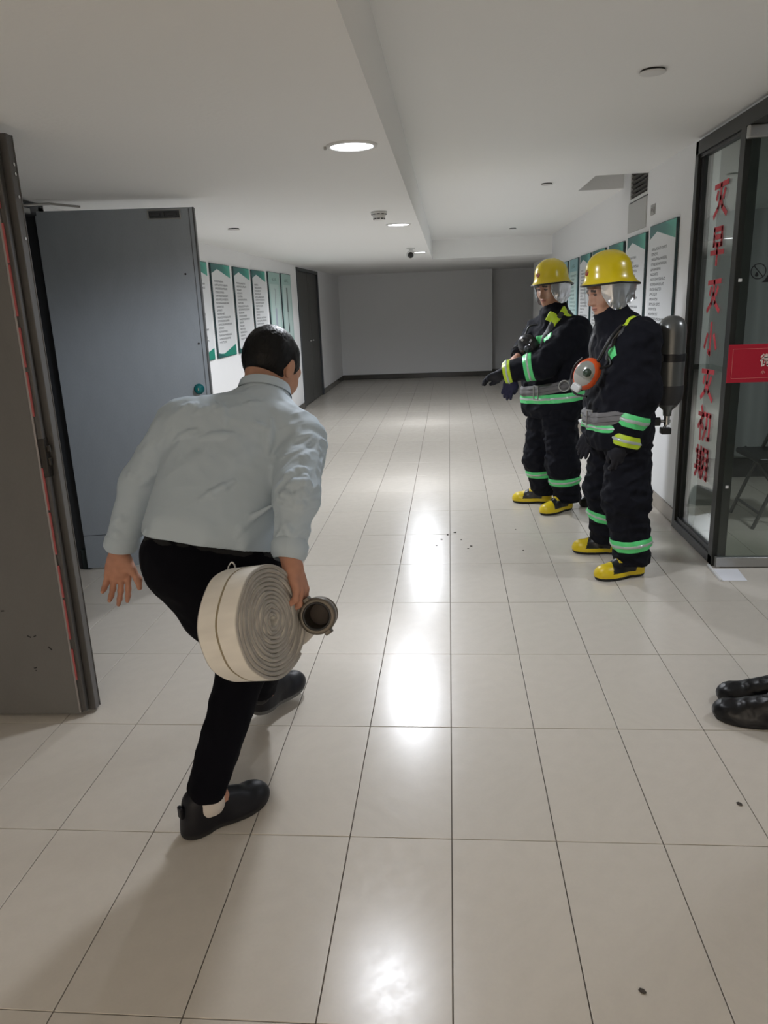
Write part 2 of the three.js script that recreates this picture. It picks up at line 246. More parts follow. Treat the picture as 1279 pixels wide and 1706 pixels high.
offLamp(.83, HIGH, -10.3, .046, 'unlit recessed lamp in the raised ceiling farthest away');
offLamp(-1.64, LOW, -6.05, .046, 'unlit recessed lamp in the low ceiling beyond the blue door');
{
  const t = thing('smoke_detector', 'white round smoke detector with dark slots on the low ceiling', 'detector', [-.462, LOW, -5.45]);
  obj('base', lathe([[0, 0], [.055, 0], [.055, -.012], [.05, -.016], [0, -.016]], 36), whitePlastic, t);
  obj('head', lathe([[.044, -.016], [.046, -.02], [.04, -.045], [.03, -.052], [0, -.053]], 36), whitePlastic, t);
  const sl = []; for (let k = 0; k < 10; k++) { const a = k / 10 * Math.PI * 2; sl.push(rbox(-.009, .009, -.004, .004, -.002, .002, .001).translate(0, -.046, .0385).rotateY(a)); sl.push(rbox(-.01, .01, -.0025, .0025, -.002, .002, .001).translate(0, -.0175, .05).rotateY(a)); }
  obj('slot', sl, blackPlastic, t);
  const c = thing('security_camera', 'small white bullet camera with a dark lens on the low ceiling', 'camera', [-.42, LOW, -9.05]);
  obj('bracket', [disc(.05, .012).translate(0, -.006, 0), rod([0, -.01, 0], [0, -.05, 0], .02)], whitePlastic, c);
  const bd = obj('housing', [new THREE.SphereGeometry(.05, 28, 20)], whitePlastic, c); bd.position.set(0, -.075, 0);
  const ln = obj('lens', new THREE.SphereGeometry(.036, 24, 16), std([.006, .006, .007], .15), c); ln.position.set(.0, -.078, .024);
}
{ // ventilation grille in the recess over the right wall
  const v = thing('air_vent', 'black louvred air vent above a grey access panel on the right wall', 'vent', [XR, 0, -6.5]);
  const Z0 = -.3, Z1 = .29;
  obj('frame', [rbox(.0, .03, 2.235, 2.26, Z0, Z1, .002), rbox(0, .03, 2.26, 2.64, Z0, Z0 + .02, .002), rbox(0, .03, 2.26, 2.64, Z1 - .02, Z1, .002)], whitePlastic, v);
  for (let k = 0; k < 10; k++) obj('louver', rbox(-.012, .012, -.003, .003, Z0 + .02, Z1 - .02, .001).rotateZ(-.6).translate(.012, 2.28 + k * .034, 0), std([.05, .045, .04], .5), v);
  obj('backing', box(.045, .05, 2.25, 2.66, Z0, Z1), blackPlastic, v);
  obj('gap', box(-.003, .002, 2.222, 2.232, Z0, Z1), blackPlastic, v);
  obj('access_panel', rbox(-.008, .002, 2.0, 2.222, Z0, Z1, .002), std([.52, .52, .5], .6), v);
  const n = thing('wall_label', 'small faded grey label on the right wall above the posters', 'label', [XR, 2.1, -6.03]);
  obj('plate', rbox(-.003, 0, -.035, .04, -.06, .07, .001), std([.42, .41, .4], .6), n);
  const rr = rng(8), mk = []; for (let k = 0; k < 9; k++) mk.push(box(-.0036, -.003, -.028 + rr() * .03, .0 + rr() * .032, -.05 + k * .012, -.044 + k * .012 + rr() * .004)); obj('print', mk, std([.2, .19, .18], .7), n);
}

// ------------------------------------------------------------------ posters
{
  const glyphRow = (g, x, y, n, s, r) => { for (let i = 0; i < n; i++) { const cx = x + i * s * 1.08; g.beginPath(); for (let k = 0; k < 5; k++) { if (r() < .5) { const yy = y + r() * s; g.moveTo(cx, yy); g.lineTo(cx + s * .9, yy); } else { const xx = cx + r() * s * .9; g.moveTo(xx, y); g.lineTo(xx - (r() - .5) * s * .5, y + s); } } g.stroke(); } };
  const textPoster = (seed, teal2) => canvas(448, 620, (g, w, h) => {
    const r = rng(seed); g.fillStyle = '#e9ebec'; g.fillRect(0, 0, w, h);
    const gr = g.createLinearGradient(0, 0, w, 0); gr.addColorStop(0, '#1d5f60'); gr.addColorStop(.6, '#1c7a70'); gr.addColorStop(1, teal2);
    g.fillStyle = gr; g.beginPath(); g.moveTo(0, 0); g.lineTo(w, 0); g.lineTo(w, h * .135); g.lineTo(w * .3, h * .05); g.lineTo(0, h * .1); g.fill();
    g.fillStyle = '#3fae98'; g.globalAlpha = .5; g.beginPath(); g.moveTo(w * .6, 0); g.lineTo(w, 0); g.lineTo(w, h * .07); g.fill(); g.globalAlpha = 1;
    g.fillStyle = '#128a74'; g.beginPath(); g.moveTo(w, h * .88); g.lineTo(w, h); g.lineTo(0, h); g.lineTo(0, h * .955); g.lineTo(w * .3, h * .965); g.fill();
    g.fillStyle = '#1d5f5c'; g.beginPath(); g.moveTo(0, h * .945); g.lineTo(w * .42, h); g.lineTo(0, h); g.fill();
    g.strokeStyle = '#3a3d40'; g.lineWidth = 1.5; let y = h * .17; while (y < h * .86) { glyphRow(g, w * .11, y, Math.floor(8 + r() * 17), 13, r); y += 24; }
  });
  const picture = (kind) => canvas(320, 444, (g, w, h) => {
    g.fillStyle = kind === 'rows' ? '#8fbcc0' : '#a9c9c2'; g.fillRect(0, 0, w, h); g.fillStyle = '#c6dbd6'; g.fillRect(w * .1, h * .16, w * .8, h * .78);
    const r = rng(kind.length * 7); g.strokeStyle = '#35615c'; g.lineWidth = 2; glyphRow(g, w * .3, h * .07, 6, 20, r);
    if (kind === 'rows') { g.lineWidth = 1.2; for (let y = h * .2; y < h * .9; y += 22) glyphRow(g, w * .16, y, 10 + Math.floor(r() * 8), 12, r); }
    if (kind === 'tool') { g.fillStyle = '#10181a'; g.fillRect(w * .46, h * .2, w * .09, h * .36); g.fillRect(w * .49, h * .55, w * .03, h * .2); g.beginPath(); g.ellipse(w * .52, h * .8, w * .05, h * .08, 0, 0, 7); g.fill(); }
    if (kind === 'lance') { g.strokeStyle = '#7d8a90'; g.lineWidth = 9; g.beginPath(); g.moveTo(w * .5, h * .22); g.bezierCurveTo(w * .65, h * .3, w * .35, h * .35, w * .5, h * .5); g.stroke(); g.fillStyle = '#aab3c0'; g.fillRect(w * .42, h * .5, w * .16, h * .4); }
  });
  const edge = std([.03, .06, .065], .4);
  function poster(wall, z0, z1, y0, y1, tex, label) {
    const s = wall === 'L' ? 1 : -1, x = wall === 'L' ? XL : XR, w = Math.abs(z1 - z0), h = y1 - y0;
    const t = thing('poster', label, 'poster', [x, y0, (z0 + z1) / 2]); t.rotation.y = s * Math.PI / 2;
    obj('board', [rbox(-w / 2, w / 2, 0, h, .004, .02, .002)], edge, t);
    const f = new THREE.BoxGeometry(w - .012, h - .012, .002); f.translate(0, h / 2, .0205);
    obj('print', f, std([1, 1, 1], .35, { map: tex }), t);
  }
  const Y0 = 1.065, Y1 = 1.955;
  const ord = ['nearest the blue door, half hidden by it', 'second from the blue door', 'third from the blue door', 'fourth from blue door, behind a man\'s head'];
  [-6.53, -7.29, -8.07, -8.835].forEach((z, i) => poster('L', z, z - .64, Y0, Y1, textPoster(20 + i, '#4fb39d'), 'teal and white text poster on left wall, ' + ord[i]));
  poster('L', -9.64, -10.28, Y0, Y1 + .01, picture('lance'), 'pale green picture poster with a faint grey figure on the left wall');
  poster('L', -10.39, -11.02, Y0, Y1 + .015, picture('tool'), 'pale green picture poster showing a long black tool');
  poster('R', -5.33, -6.0, 1.08, 1.985, textPoster(31, '#58b39c'), 'teal and white text poster beside the glazed opening, largest in view');
  poster('R', -6.12, -6.72, 1.06, 1.96, textPoster(32, '#58b39c'), 'teal and white text poster below the grey access panel');
  poster('R', -6.87, -7.48, 1.06, 1.95, textPoster(33, '#4aa592'), 'teal and white text poster just above the near yellow helmet');
  poster('R', -7.645, -8.28, 1.06, 1.95, textPoster(34, '#4aa592'), 'teal topped poster whose corner shows over the near helmet');
  poster('R', -8.41, -9.03, 1.06, 1.95, textPoster(35, '#9fc5cb'), 'pale blue edged poster between the two yellow helmets');
  poster('R', -9.19, -9.81, 1.06, 1.945, picture('rows'), 'pale teal poster with rows of print between the two helmets');
  poster('R', -9.98, -10.58, 1.06, 1.945, picture('rows'), 'pale teal poster farthest along the right wall, behind the far helmet');
}

// ------------------------------------------------------------------ implicit surfaces for people and clothes
const cap = (a, b, ra, rb = ra) => { const [ax, ay, az] = a, bx = b[0] - ax, by = b[1] - ay, bz = b[2] - az, L = bx * bx + by * by + bz * bz || 1e-9; return (x, y, z) => { const px = x - ax, py = y - ay, pz = z - az; let t = (px * bx + py * by + pz * bz) / L; t = t < 0 ? 0 : t > 1 ? 1 : t; const dx = px - bx * t, dy = py - by * t, dz = pz - bz * t; return Math.sqrt(dx * dx + dy * dy + dz * dz) - (ra + (rb - ra) * t); }; };
const ell = (c, r) => (x, y, z) => { const px = (x - c[0]) / r[0], py = (y - c[1]) / r[1], pz = (z - c[2]) / r[2], k0 = Math.sqrt(px * px + py * py + pz * pz), qx = px / r[0], qy = py / r[1], qz = pz / r[2], k1 = Math.sqrt(qx * qx + qy * qy + qz * qz); return k1 < 1e-9 ? -Math.min(...r) : k0 * (k0 - 1) / k1; };
const smin = (a, b, k) => { const h = Math.max(k - Math.abs(a - b), 0) / k; return Math.min(a, b) - h * h * k * .25; };
const union = (list, k = .03) => (x, y, z) => { let d = list[0](x, y, z); for (let i = 1; i < list.length; i++) d = smin(d, list[i](x, y, z), k); return d; };
const limb = (pts, rs, k = .03) => { const l = []; for (let i = 0; i + 1 < pts.length; i++) l.push(cap(pts[i], pts[i + 1], rs[i], rs[i + 1])); return union(l, k); };
const cutter = (p, n) => { const l = Math.hypot(...n); return (x, y, z) => ((x - p[0]) * n[0] + (y - p[1]) * n[1] + (z - p[2]) * n[2]) / l; };
const ridge = (x, y, z) => 1 - Math.abs(noise3(x, y, z));
function surf(f, lo, hi, c) {   // surface nets
  const nx = Math.ceil((hi[0] - lo[0]) / c) + 1, ny = Math.ceil((hi[1] - lo[1]) / c) + 1, nz = Math.ceil((hi[2] - lo[2]) / c) + 1, D = new Float32Array(nx * ny * nz), B = 4;
  for (let k = 0; k < nz; k += B) for (let j = 0; j < ny; j += B) for (let i = 0; i < nx; i += B) {
    const m = f(lo[0] + (i + 1.5) * c, lo[1] + (j + 1.5) * c, lo[2] + (k + 1.5) * c), far = Math.abs(m) > c * 6.5;
    for (let kk = k; kk < Math.min(k + B, nz); kk++) for (let jj = j; jj < Math.min(j + B, ny); jj++) for (let ii = i; ii < Math.min(i + B, nx); ii++) D[(kk * ny + jj) * nx + ii] = far ? m : f(lo[0] + ii * c, lo[1] + jj * c, lo[2] + kk * c);
  }
  const id = new Int32Array(nx * ny * nz).fill(-1), P = [], I = [], at = (i, j, k) => (k * ny + j) * nx + i;
  for (let k = 0; k < nz - 1; k++) for (let j = 0; j < ny - 1; j++) for (let i = 0; i < nx - 1; i++) {
    let n = 0, sx = 0, sy = 0, sz = 0, neg = 0; const v = [];
    for (let q = 0; q < 8; q++) { v[q] = D[at(i + (q & 1), j + ((q >> 1) & 1), k + (q >> 2))]; if (v[q] < 0) neg++; }
    if (!neg || neg === 8) continue;
    for (let q = 0; q < 8; q++) for (const b of [1, 2, 4]) if (!(q & b)) { const a0 = v[q], a1 = v[q | b]; if ((a0 < 0) !== (a1 < 0)) { const t = a0 / (a0 - a1); n++; sx += (q & 1) + (b === 1 ? t : 0); sy += ((q >> 1) & 1) + (b === 2 ? t : 0); sz += (q >> 2) + (b === 4 ? t : 0); } }
    id[at(i, j, k)] = P.length / 3; P.push(lo[0] + (i + sx / n) * c, lo[1] + (j + sy / n) * c, lo[2] + (k + sz / n) * c);
  }
  const quad = (a, b, d, e, fl) => { if (a < 0 || b < 0 || d < 0 || e < 0) return; if (fl) I.push(a, d, b, a, e, d); else I.push(a, b, d, a, d, e); };
  for (let k = 1; k < nz - 1; k++) for (let j = 1; j < ny - 1; j++) for (let i = 1; i < nx - 1; i++) {
    const o = D[at(i, j, k)] < 0;
    if (o !== D[at(i + 1, j, k)] < 0) quad(id[at(i, j - 1, k - 1)], id[at(i, j, k - 1)], id[at(i, j, k)], id[at(i, j - 1, k)], !o);
    if (o !== D[at(i, j + 1, k)] < 0) quad(id[at(i - 1, j, k - 1)], id[at(i - 1, j, k)], id[at(i, j, k)], id[at(i, j, k - 1)], !o);
    if (o !== D[at(i, j, k + 1)] < 0) quad(id[at(i - 1, j - 1, k)], id[at(i, j - 1, k)], id[at(i, j, k)], id[at(i - 1, j, k)], !o);
  }
  const N = new Float32Array(P.length), e = c * .6;
  for (let q = 0; q < P.length; q += 3) { const [x, y, z] = [P[q], P[q + 1], P[q + 2]]; const gx = f(x + e, y, z) - f(x - e, y, z), gy = f(x, y + e, z) - f(x, y - e, z), gz = f(x, y, z + e) - f(x, y, z - e), l = Math.hypot(gx, gy, gz) || 1; N[q] = gx / l; N[q + 1] = gy / l; N[q + 2] = gz / l; }
  const g = new THREE.BufferGeometry(); g.setAttribute('position', new THREE.Float32BufferAttribute(P, 3)); g.setAttribute('normal', new THREE.BufferAttribute(N, 3)); g.setIndex(I);
  const uv = new Float32Array(P.length / 3 * 2); for (let q = 0; q < uv.length / 2; q++) { uv[q * 2] = P[q * 3] + P[q * 3 + 2] * .6; uv[q * 2 + 1] = P[q * 3 + 1] + P[q * 3 + 2] * .3; } g.setAttribute('uv', new THREE.BufferAttribute(uv, 2));
  return g;
}
function colored(g, fn) { const p = g.attributes.position, c = new Float32Array(p.count * 3); for (let i = 0; i < p.count; i++) c.set(fn(p.getX(i), p.getY(i), p.getZ(i)), i * 3); g.setAttribute('color', new THREE.BufferAttribute(c, 3)); return g; }
function splitBy(g, n, fn) { // triangles sorted into n geometries
  const p = g.attributes.position, ix = g.index.array, out = Array.from({ length: n }, () => []);
  for (let i = 0; i < ix.length; i += 3) { const a = ix[i], b = ix[i + 1], c = ix[i + 2]; out[fn((p.getX(a) + p.getX(b) + p.getX(c)) / 3, (p.getY(a) + p.getY(b) + p.getY(c)) / 3, (p.getZ(a) + p.getZ(b) + p.getZ(c)) / 3)].push(a, b, c); }
  return out.map((l) => { const map = new Map(), q = new THREE.BufferGeometry(), idx = l.map((v) => { if (!map.has(v)) map.set(v, map.size); return map.get(v); }); for (const k of Object.keys(g.attributes)) { const s = g.attributes[k], a = new Float32Array(map.size * s.itemSize); for (const [v, t] of map) for (let c = 0; c < s.itemSize; c++) a[t * s.itemSize + c] = s.array[v * s.itemSize + c]; q.setAttribute(k, new THREE.BufferAttribute(a, s.itemSize)); } q.setIndex(idx); return q; });
}
function basis(x, y, z, o) { return new THREE.Matrix4().makeBasis(x, y, z).setPosition(...o); }
function lookMatrix(o, F, tilt = 0, up0 = [0, 1, 0]) { // local +z -> F (face), +y up
  const z = V(...F).normalize(), u = V(...up0), x = u.clone().cross(z).normalize(), y = z.clone().cross(x).normalize(); const m = basis(x, y, z, o); return tilt ? m.multiply(new THREE.Matrix4().makeRotationZ(tilt)) : m;
}
// band of cloth that hugs an implicit limb
function band(f, c, axis, half, maxR, { off = .004, a0 = 0, a1 = Math.PI * 2, ref = [0, 0, 1], rows = 4, n = 56 } = {}) {
  const A = V(...axis).normalize(), U = V(...ref).addScaledVector(A, -V(...ref).dot(A)).normalize(), Wv = A.clone().cross(U), P = [], I = [], full = a1 - a0 > 6.28;
  for (let j = 0; j <= rows; j++) for (let i = 0; i <= n; i++) {
    const a = a0 + (a1 - a0) * i / n, t = (j / rows - .5) * 2 * half, d = U.clone().multiplyScalar(Math.cos(a)).addScaledVector(Wv, Math.sin(a)); let r = maxR;
    const o = V(...c).addScaledVector(A, t); for (let q = 0; q < 60; q++) { const s = f(o.x + d.x * r, o.y + d.y * r, o.z + d.z * r); if (s < .0004) break; r -= s * .7; if (r < .01) { r = .01; break; } }
    const e = (j === 0 || j === rows) ? off * .2 : off; o.addScaledVector(d, r + e); P.push(o.x, o.y, o.z);
  }
  for (let j = 0; j < rows; j++) for (let i = 0; i < n; i++) { const a = j * (n + 1) + i, b = a + 1, d = a + n + 1, e = d + 1; I.push(a, b, d, b, e, d); }
  const g = new THREE.BufferGeometry(); g.setAttribute('position', new THREE.Float32BufferAttribute(P, 3)); g.setIndex(I); g.computeVertexNormals(); return g;
}

const normalAt = (f, p, e = .003) => { const n = [f(p[0] + e, p[1], p[2]) - f(p[0] - e, p[1], p[2]), f(p[0], p[1] + e, p[2]) - f(p[0], p[1] - e, p[2]), f(p[0], p[1], p[2] + e) - f(p[0], p[1], p[2] - e)], l = Math.hypot(...n) || 1; return n.map((v) => v / l); };
const onto = (f, p, n = 10) => { let q = [...p]; for (let i = 0; i < n; i++) { const g = normalAt(f, q), d = f(...q); q = q.map((v, k) => v - g[k] * d * .9); } return q; };
const crease = (f, a, b, w) => { const M = [0, .33, .67, 1].map((t) => { const p = onto(f, a.map((v, k) => v + (b[k] - v) * t)), g = normalAt(f, p); return p.map((v, k) => v - g[k] * w * .05); }); return limb(M, [w * .3, w * .8, w * .8, w * .3], .004); };
// strip of webbing laid over an implicit surface along a path
function ribbon(f, pts, half, off, n = 28) {
  const c = new THREE.CatmullRomCurve3(pts.map((p) => V(...p))), P = [], I = [], m = 4;
  for (let i = 0; i <= n; i++) { const q = c.getPoint(i / n), t = c.getTangent(i / n), p = onto(f, q.toArray()), g = V(...normalAt(f, p, .012)), side = t.cross(g).normalize(); for (let k = 0; k <= m; k++) { const u = (k / m - .5) * 2 * half, z = onto(f, [p[0] + side.x * u, p[1] + side.y * u, p[2] + side.z * u], 4), h = (k === 0 || k === m || i === 0 || i === n) ? off * .3 : off; P.push(z[0] + g.x * h, z[1] + g.y * h, z[2] + g.z * h); } }
  for (let i = 0; i < n; i++) for (let k = 0; k < m; k++) { const a = i * (m + 1) + k; I.push(a, a + 1, a + m + 1, a + 1, a + m + 2, a + m + 1); }
  const g = new THREE.BufferGeometry(); g.setAttribute('position', new THREE.Float32BufferAttribute(P, 3)); g.setIndex(I); g.computeVertexNormals(); return g;
}

// head in its own frame: face to +z, centre between the ears
const headF = (() => {
  const base = union([ell([0, .028, -.012], [.076, .094, .098]), ell([0, -.03, .022], [.063, .085, .066]), ell([0, -.082, .045], [.04, .03, .036]), ell([.042, -.02, .055], [.026, .03, .024]), ell([-.042, -.02, .055], [.026, .03, .024]), cap([-.042, .03, .076], [.042, .03, .076], .012), cap([0, -.06, -.025], [0, -.19, -.045], .052, .056), cap([.045, -.075, -.0], [0, -.1, .04], .022), cap([-.045, -.075, -.0], [0, -.1, .04], .022)], .03);
  const nose = union([cap([0, .012, .086], [0, -.03, .106], .008, .012), ell([.012, -.034, .092], [.009, .008, .011]), ell([-.012, -.034, .092], [.009, .008, .011])], .012);
  const lips = union([ell([0, -.058, .084], [.024, .006, .011]), ell([0, -.068, .083], [.02, .006, .011])], .004);
  const ears = union([ell([.078, .0, -.01], [.01, .031, .019]), ell([-.078, .0, -.01], [.01, .031, .019])], .005);
  const eyes = (x, y, z) => Math.min(ell([.031, .011, .074], [.014, .0095, .012])(x, y, z), ell([-.031, .011, .074], [.014, .0095, .012])(x, y, z));
  const sock = (x, y, z) => Math.min(ell([.031, .011, .094], [.018, .011, .016])(x, y, z), ell([-.031, .011, .094], [.018, .011, .016])(x, y, z));
  return (x, y, z) => { let d = smin(base(x, y, z), nose(x, y, z), .016); const s = -sock(x, y, z), h = Math.max(.012 - Math.abs(d - s), 0) / .012; d = Math.max(d, s) + h * h * .003; d = smin(d, lips(x, y, z), .006); d = smin(d, eyes(x, y, z), .003); return smin(d, ears(x, y, z), .01); };
})();
const SKIN = [.50, .27, .18];
const headGeo = colored(surf(headF, [-.1, -.22, -.13], [.1, .135, .13], .0034), (x, y, z) => {
  const ax = Math.abs(x), k = 1 + .06 * noise3(x * 30, y * 30, z * 30); let c = SKIN.map((v) => v * k);
  if (z > .06) {
    if (ax < .024 && y < -.05 && y > -.076) { const t = 1 - Math.abs(y + .0625) / .014; c = [c[0] * (1 - .15 * t), c[1] * (1 - .4 * t), c[2] * (1 - .3 * t)]; if (Math.abs(y + .063) < .0022) c = [.14, .05, .045]; }
    if (ax > .012 && ax < .052 && Math.abs(y - .034 + (ax - .03) * .12) < .006) c = [.05, .035, .028];
    if (Math.abs(ax - .031) < .014 && Math.abs(y - .012) < .0055) c = [.06, .04, .035];
  }
  return c;
});
const skinMat = new THREE.MeshPhysicalMaterial({ color: 0xffffff, vertexColors: true, roughness: .55, specularIntensity: .7 });
// hand in its own frame: wrist at the origin, fingers to -y, palm to +z, thumb to -x; side = -1 mirrors it
function handF(side, curl, fat = 1, spread = 1) {
  const L = [[-.031, .068, -.086], [-.0105, .077, -.091], [.0105, .071, -.089], [.030, .056, -.08]], parts = [cap([0, .02, 0], [0, -.02, 0], .026 * fat, .027 * fat), ell([-.004, -.055, .002], [.041 * fat, .047, .0165 * fat]), ell([-.022, -.04, .01], [.02 * fat, .03, .016 * fat])], fing = [];
  L.forEach(([x, len, y0], i) => { let a = curl[i] * .35, p = [x, y0, 0], seg = [.46, .3, .24], tilt = (i - 1.4) * .07 * spread, pts = [p]; for (let s = 0; s < 3; s++) { const l = len * seg[s]; p = [p[0] + Math.sin(tilt) * l * Math.cos(a), p[1] - Math.cos(a) * l, p[2] + Math.sin(a) * l]; pts.push(p); a += curl[i] * (s === 0 ? .8 : .6); } fing.push(limb(pts, [.0092 * fat, .0084 * fat, .0078 * fat, .0066 * fat], .006)); fing.push(cap([x * .8, -.05, 0], [x, y0, 0], .012 * fat, .0098 * fat)); });
  const t = curl[4], sp = curl[5] || 0; const th = limb([[-.024, -.022, .008], [-.046, -.048, .02 + .012 * t], [-.052 + .014 * t - .016 * sp, -.076, .026 + .02 * t], [-.05 + .026 * t - .024 * sp, -.1, .03 + .03 * t]], [.016 * fat, .0125 * fat, .0105 * fat, .0085 * fat], .01);
  const pm = union(parts, .02); const f0 = (x, y, z) => { let d = smin(pm(x, y, z), th(x, y, z), .012); for (const q of fing) d = smin(d, q(x, y, z), .006); return d; };
  return side < 0 ? (x, y, z) => f0(-x, y, z) : f0;
}
const handGeo = (side, curl, fat, cell = .003) => surf(handF(side, curl, fat), [-.085, -.19, -.045], [.085, .045, .115], cell);
function handMatrix(o, D, N, s = 1) { const y = V(...D).normalize().negate(), z = V(...N).addScaledVector(y, -V(...N).dot(y)).normalize(), x = y.clone().cross(z); return basis(x, y, z, o).scale(V(s, s, s)); }
const skinTone = (x, y, z) => { const k = 1 + .08 * noise3(x * 40, y * 40, z * 40); return [SKIN[0] * 1.0 * k, SKIN[1] * .92 * k, SKIN[2] * .92 * k]; };
function bodyMesh(parent, base, limbs, extras) {   // one continuous mesh: trunk and limbs, with the finer head and hands merged in
  const f = union(limbs, .03); let lo = [9, 9, 9], hi = [-9, -9, -9];
  const bb = parent.userData.box; lo = bb[0]; hi = bb[1];
  const list = [colored(surf(f, lo, hi, .018), skinTone), ...extras].map((g) => { const q = g.index ? g.toNonIndexed() : g; return q; });
  const g = mergeGeometries(list.map((q) => { const r = new THREE.BufferGeometry(); for (const k of ['position', 'normal', 'color']) r.setAttribute(k, q.attributes[k]); return r; })); g.translate(-base[0], -base[1], -base[2]);
  delete parent.userData.box; return obj('body', g, skinMat, parent);
}
const worn = (name, geo, mat, parent, base, label) => { const g = Array.isArray(geo) ? merge(geo) : geo; g.translate(-base[0], -base[1], -base[2]); const m = obj(name, g, mat, parent); if (label) m.userData.label = label; return m; };
const subWorn = (name, geo, mat, part, base) => worn(name, geo, mat, part, base);

// foot in its own frame: heel at z = -.13, toe at z = +.15, sole on y = 0
function footF({ tall = .09, wide = 1, ext = 0 } = {}) {
  const b = union([cap([0, .05, -.085], [0, .045, .0], .043 * wide, .04 * wide), ell([0, .03, .075], [.05 * wide, .038 + ext, .088]), ell([.006, .035, .11], [.043 * wide, .034 + ext, .05]), cap([0, tall, -.075], [0, .06, .05], .042 * wide, .032 * wide), ell([0, .012, -.07], [.04 * wide, .03, .06]), ell([.003, .012, .06], [.051 * wide, .03, .09])], .03);
  return (x, y, z) => Math.max(b(x, y, z), -y);
}

// cloth textures
const weave = noiseTex(256, (u, v) => .5 + .18 * Math.sin(u * 2 * Math.PI * 64) + .18 * Math.sin(v * 2 * Math.PI * 64), false); weave.repeat.set(9, 9);
const shirtMat = new THREE.MeshPhysicalMaterial({ color: new THREE.Color().setRGB(.50, .59, .66), roughness: .72, sheen: .25, sheenRoughness: .5, bumpMap: weave, bumpScale: .0002 });
const trouserMat = new THREE.MeshPhysicalMaterial({ color: new THREE.Color().setRGB(.0025, .0025, .005), roughness: .9, specularIntensity: .25 });
const suitMat = new THREE.MeshPhysicalMaterial({ color: new THREE.Color().setRGB(.0055, .006, .0105), roughness: .85, specularIntensity: .4, bumpMap: weave, bumpScale: .0003 });
const greenBand = std([.12, .74, .24], .45, { side: THREE.DoubleSide }), limeBand = std([.56, .75, .03], .45, { side: THREE.DoubleSide }), silverBand = std([.5, .56, .52], .3, { side: THREE.DoubleSide, metalness: .2 });
const hairMat = new THREE.MeshPhysicalMaterial({ color: new THREE.Color().setRGB(.003, .003, .0032), roughness: .5, specularIntensity: .45 }), shoeMat = new THREE.MeshPhysicalMaterial({ color: new THREE.Color().setRGB(.005, .005, .008), roughness: .45, specularIntensity: .6 }), soleMat = std([.012, .012, .013], .7);
const gloveMat = std([.008, .008, .014], .8);

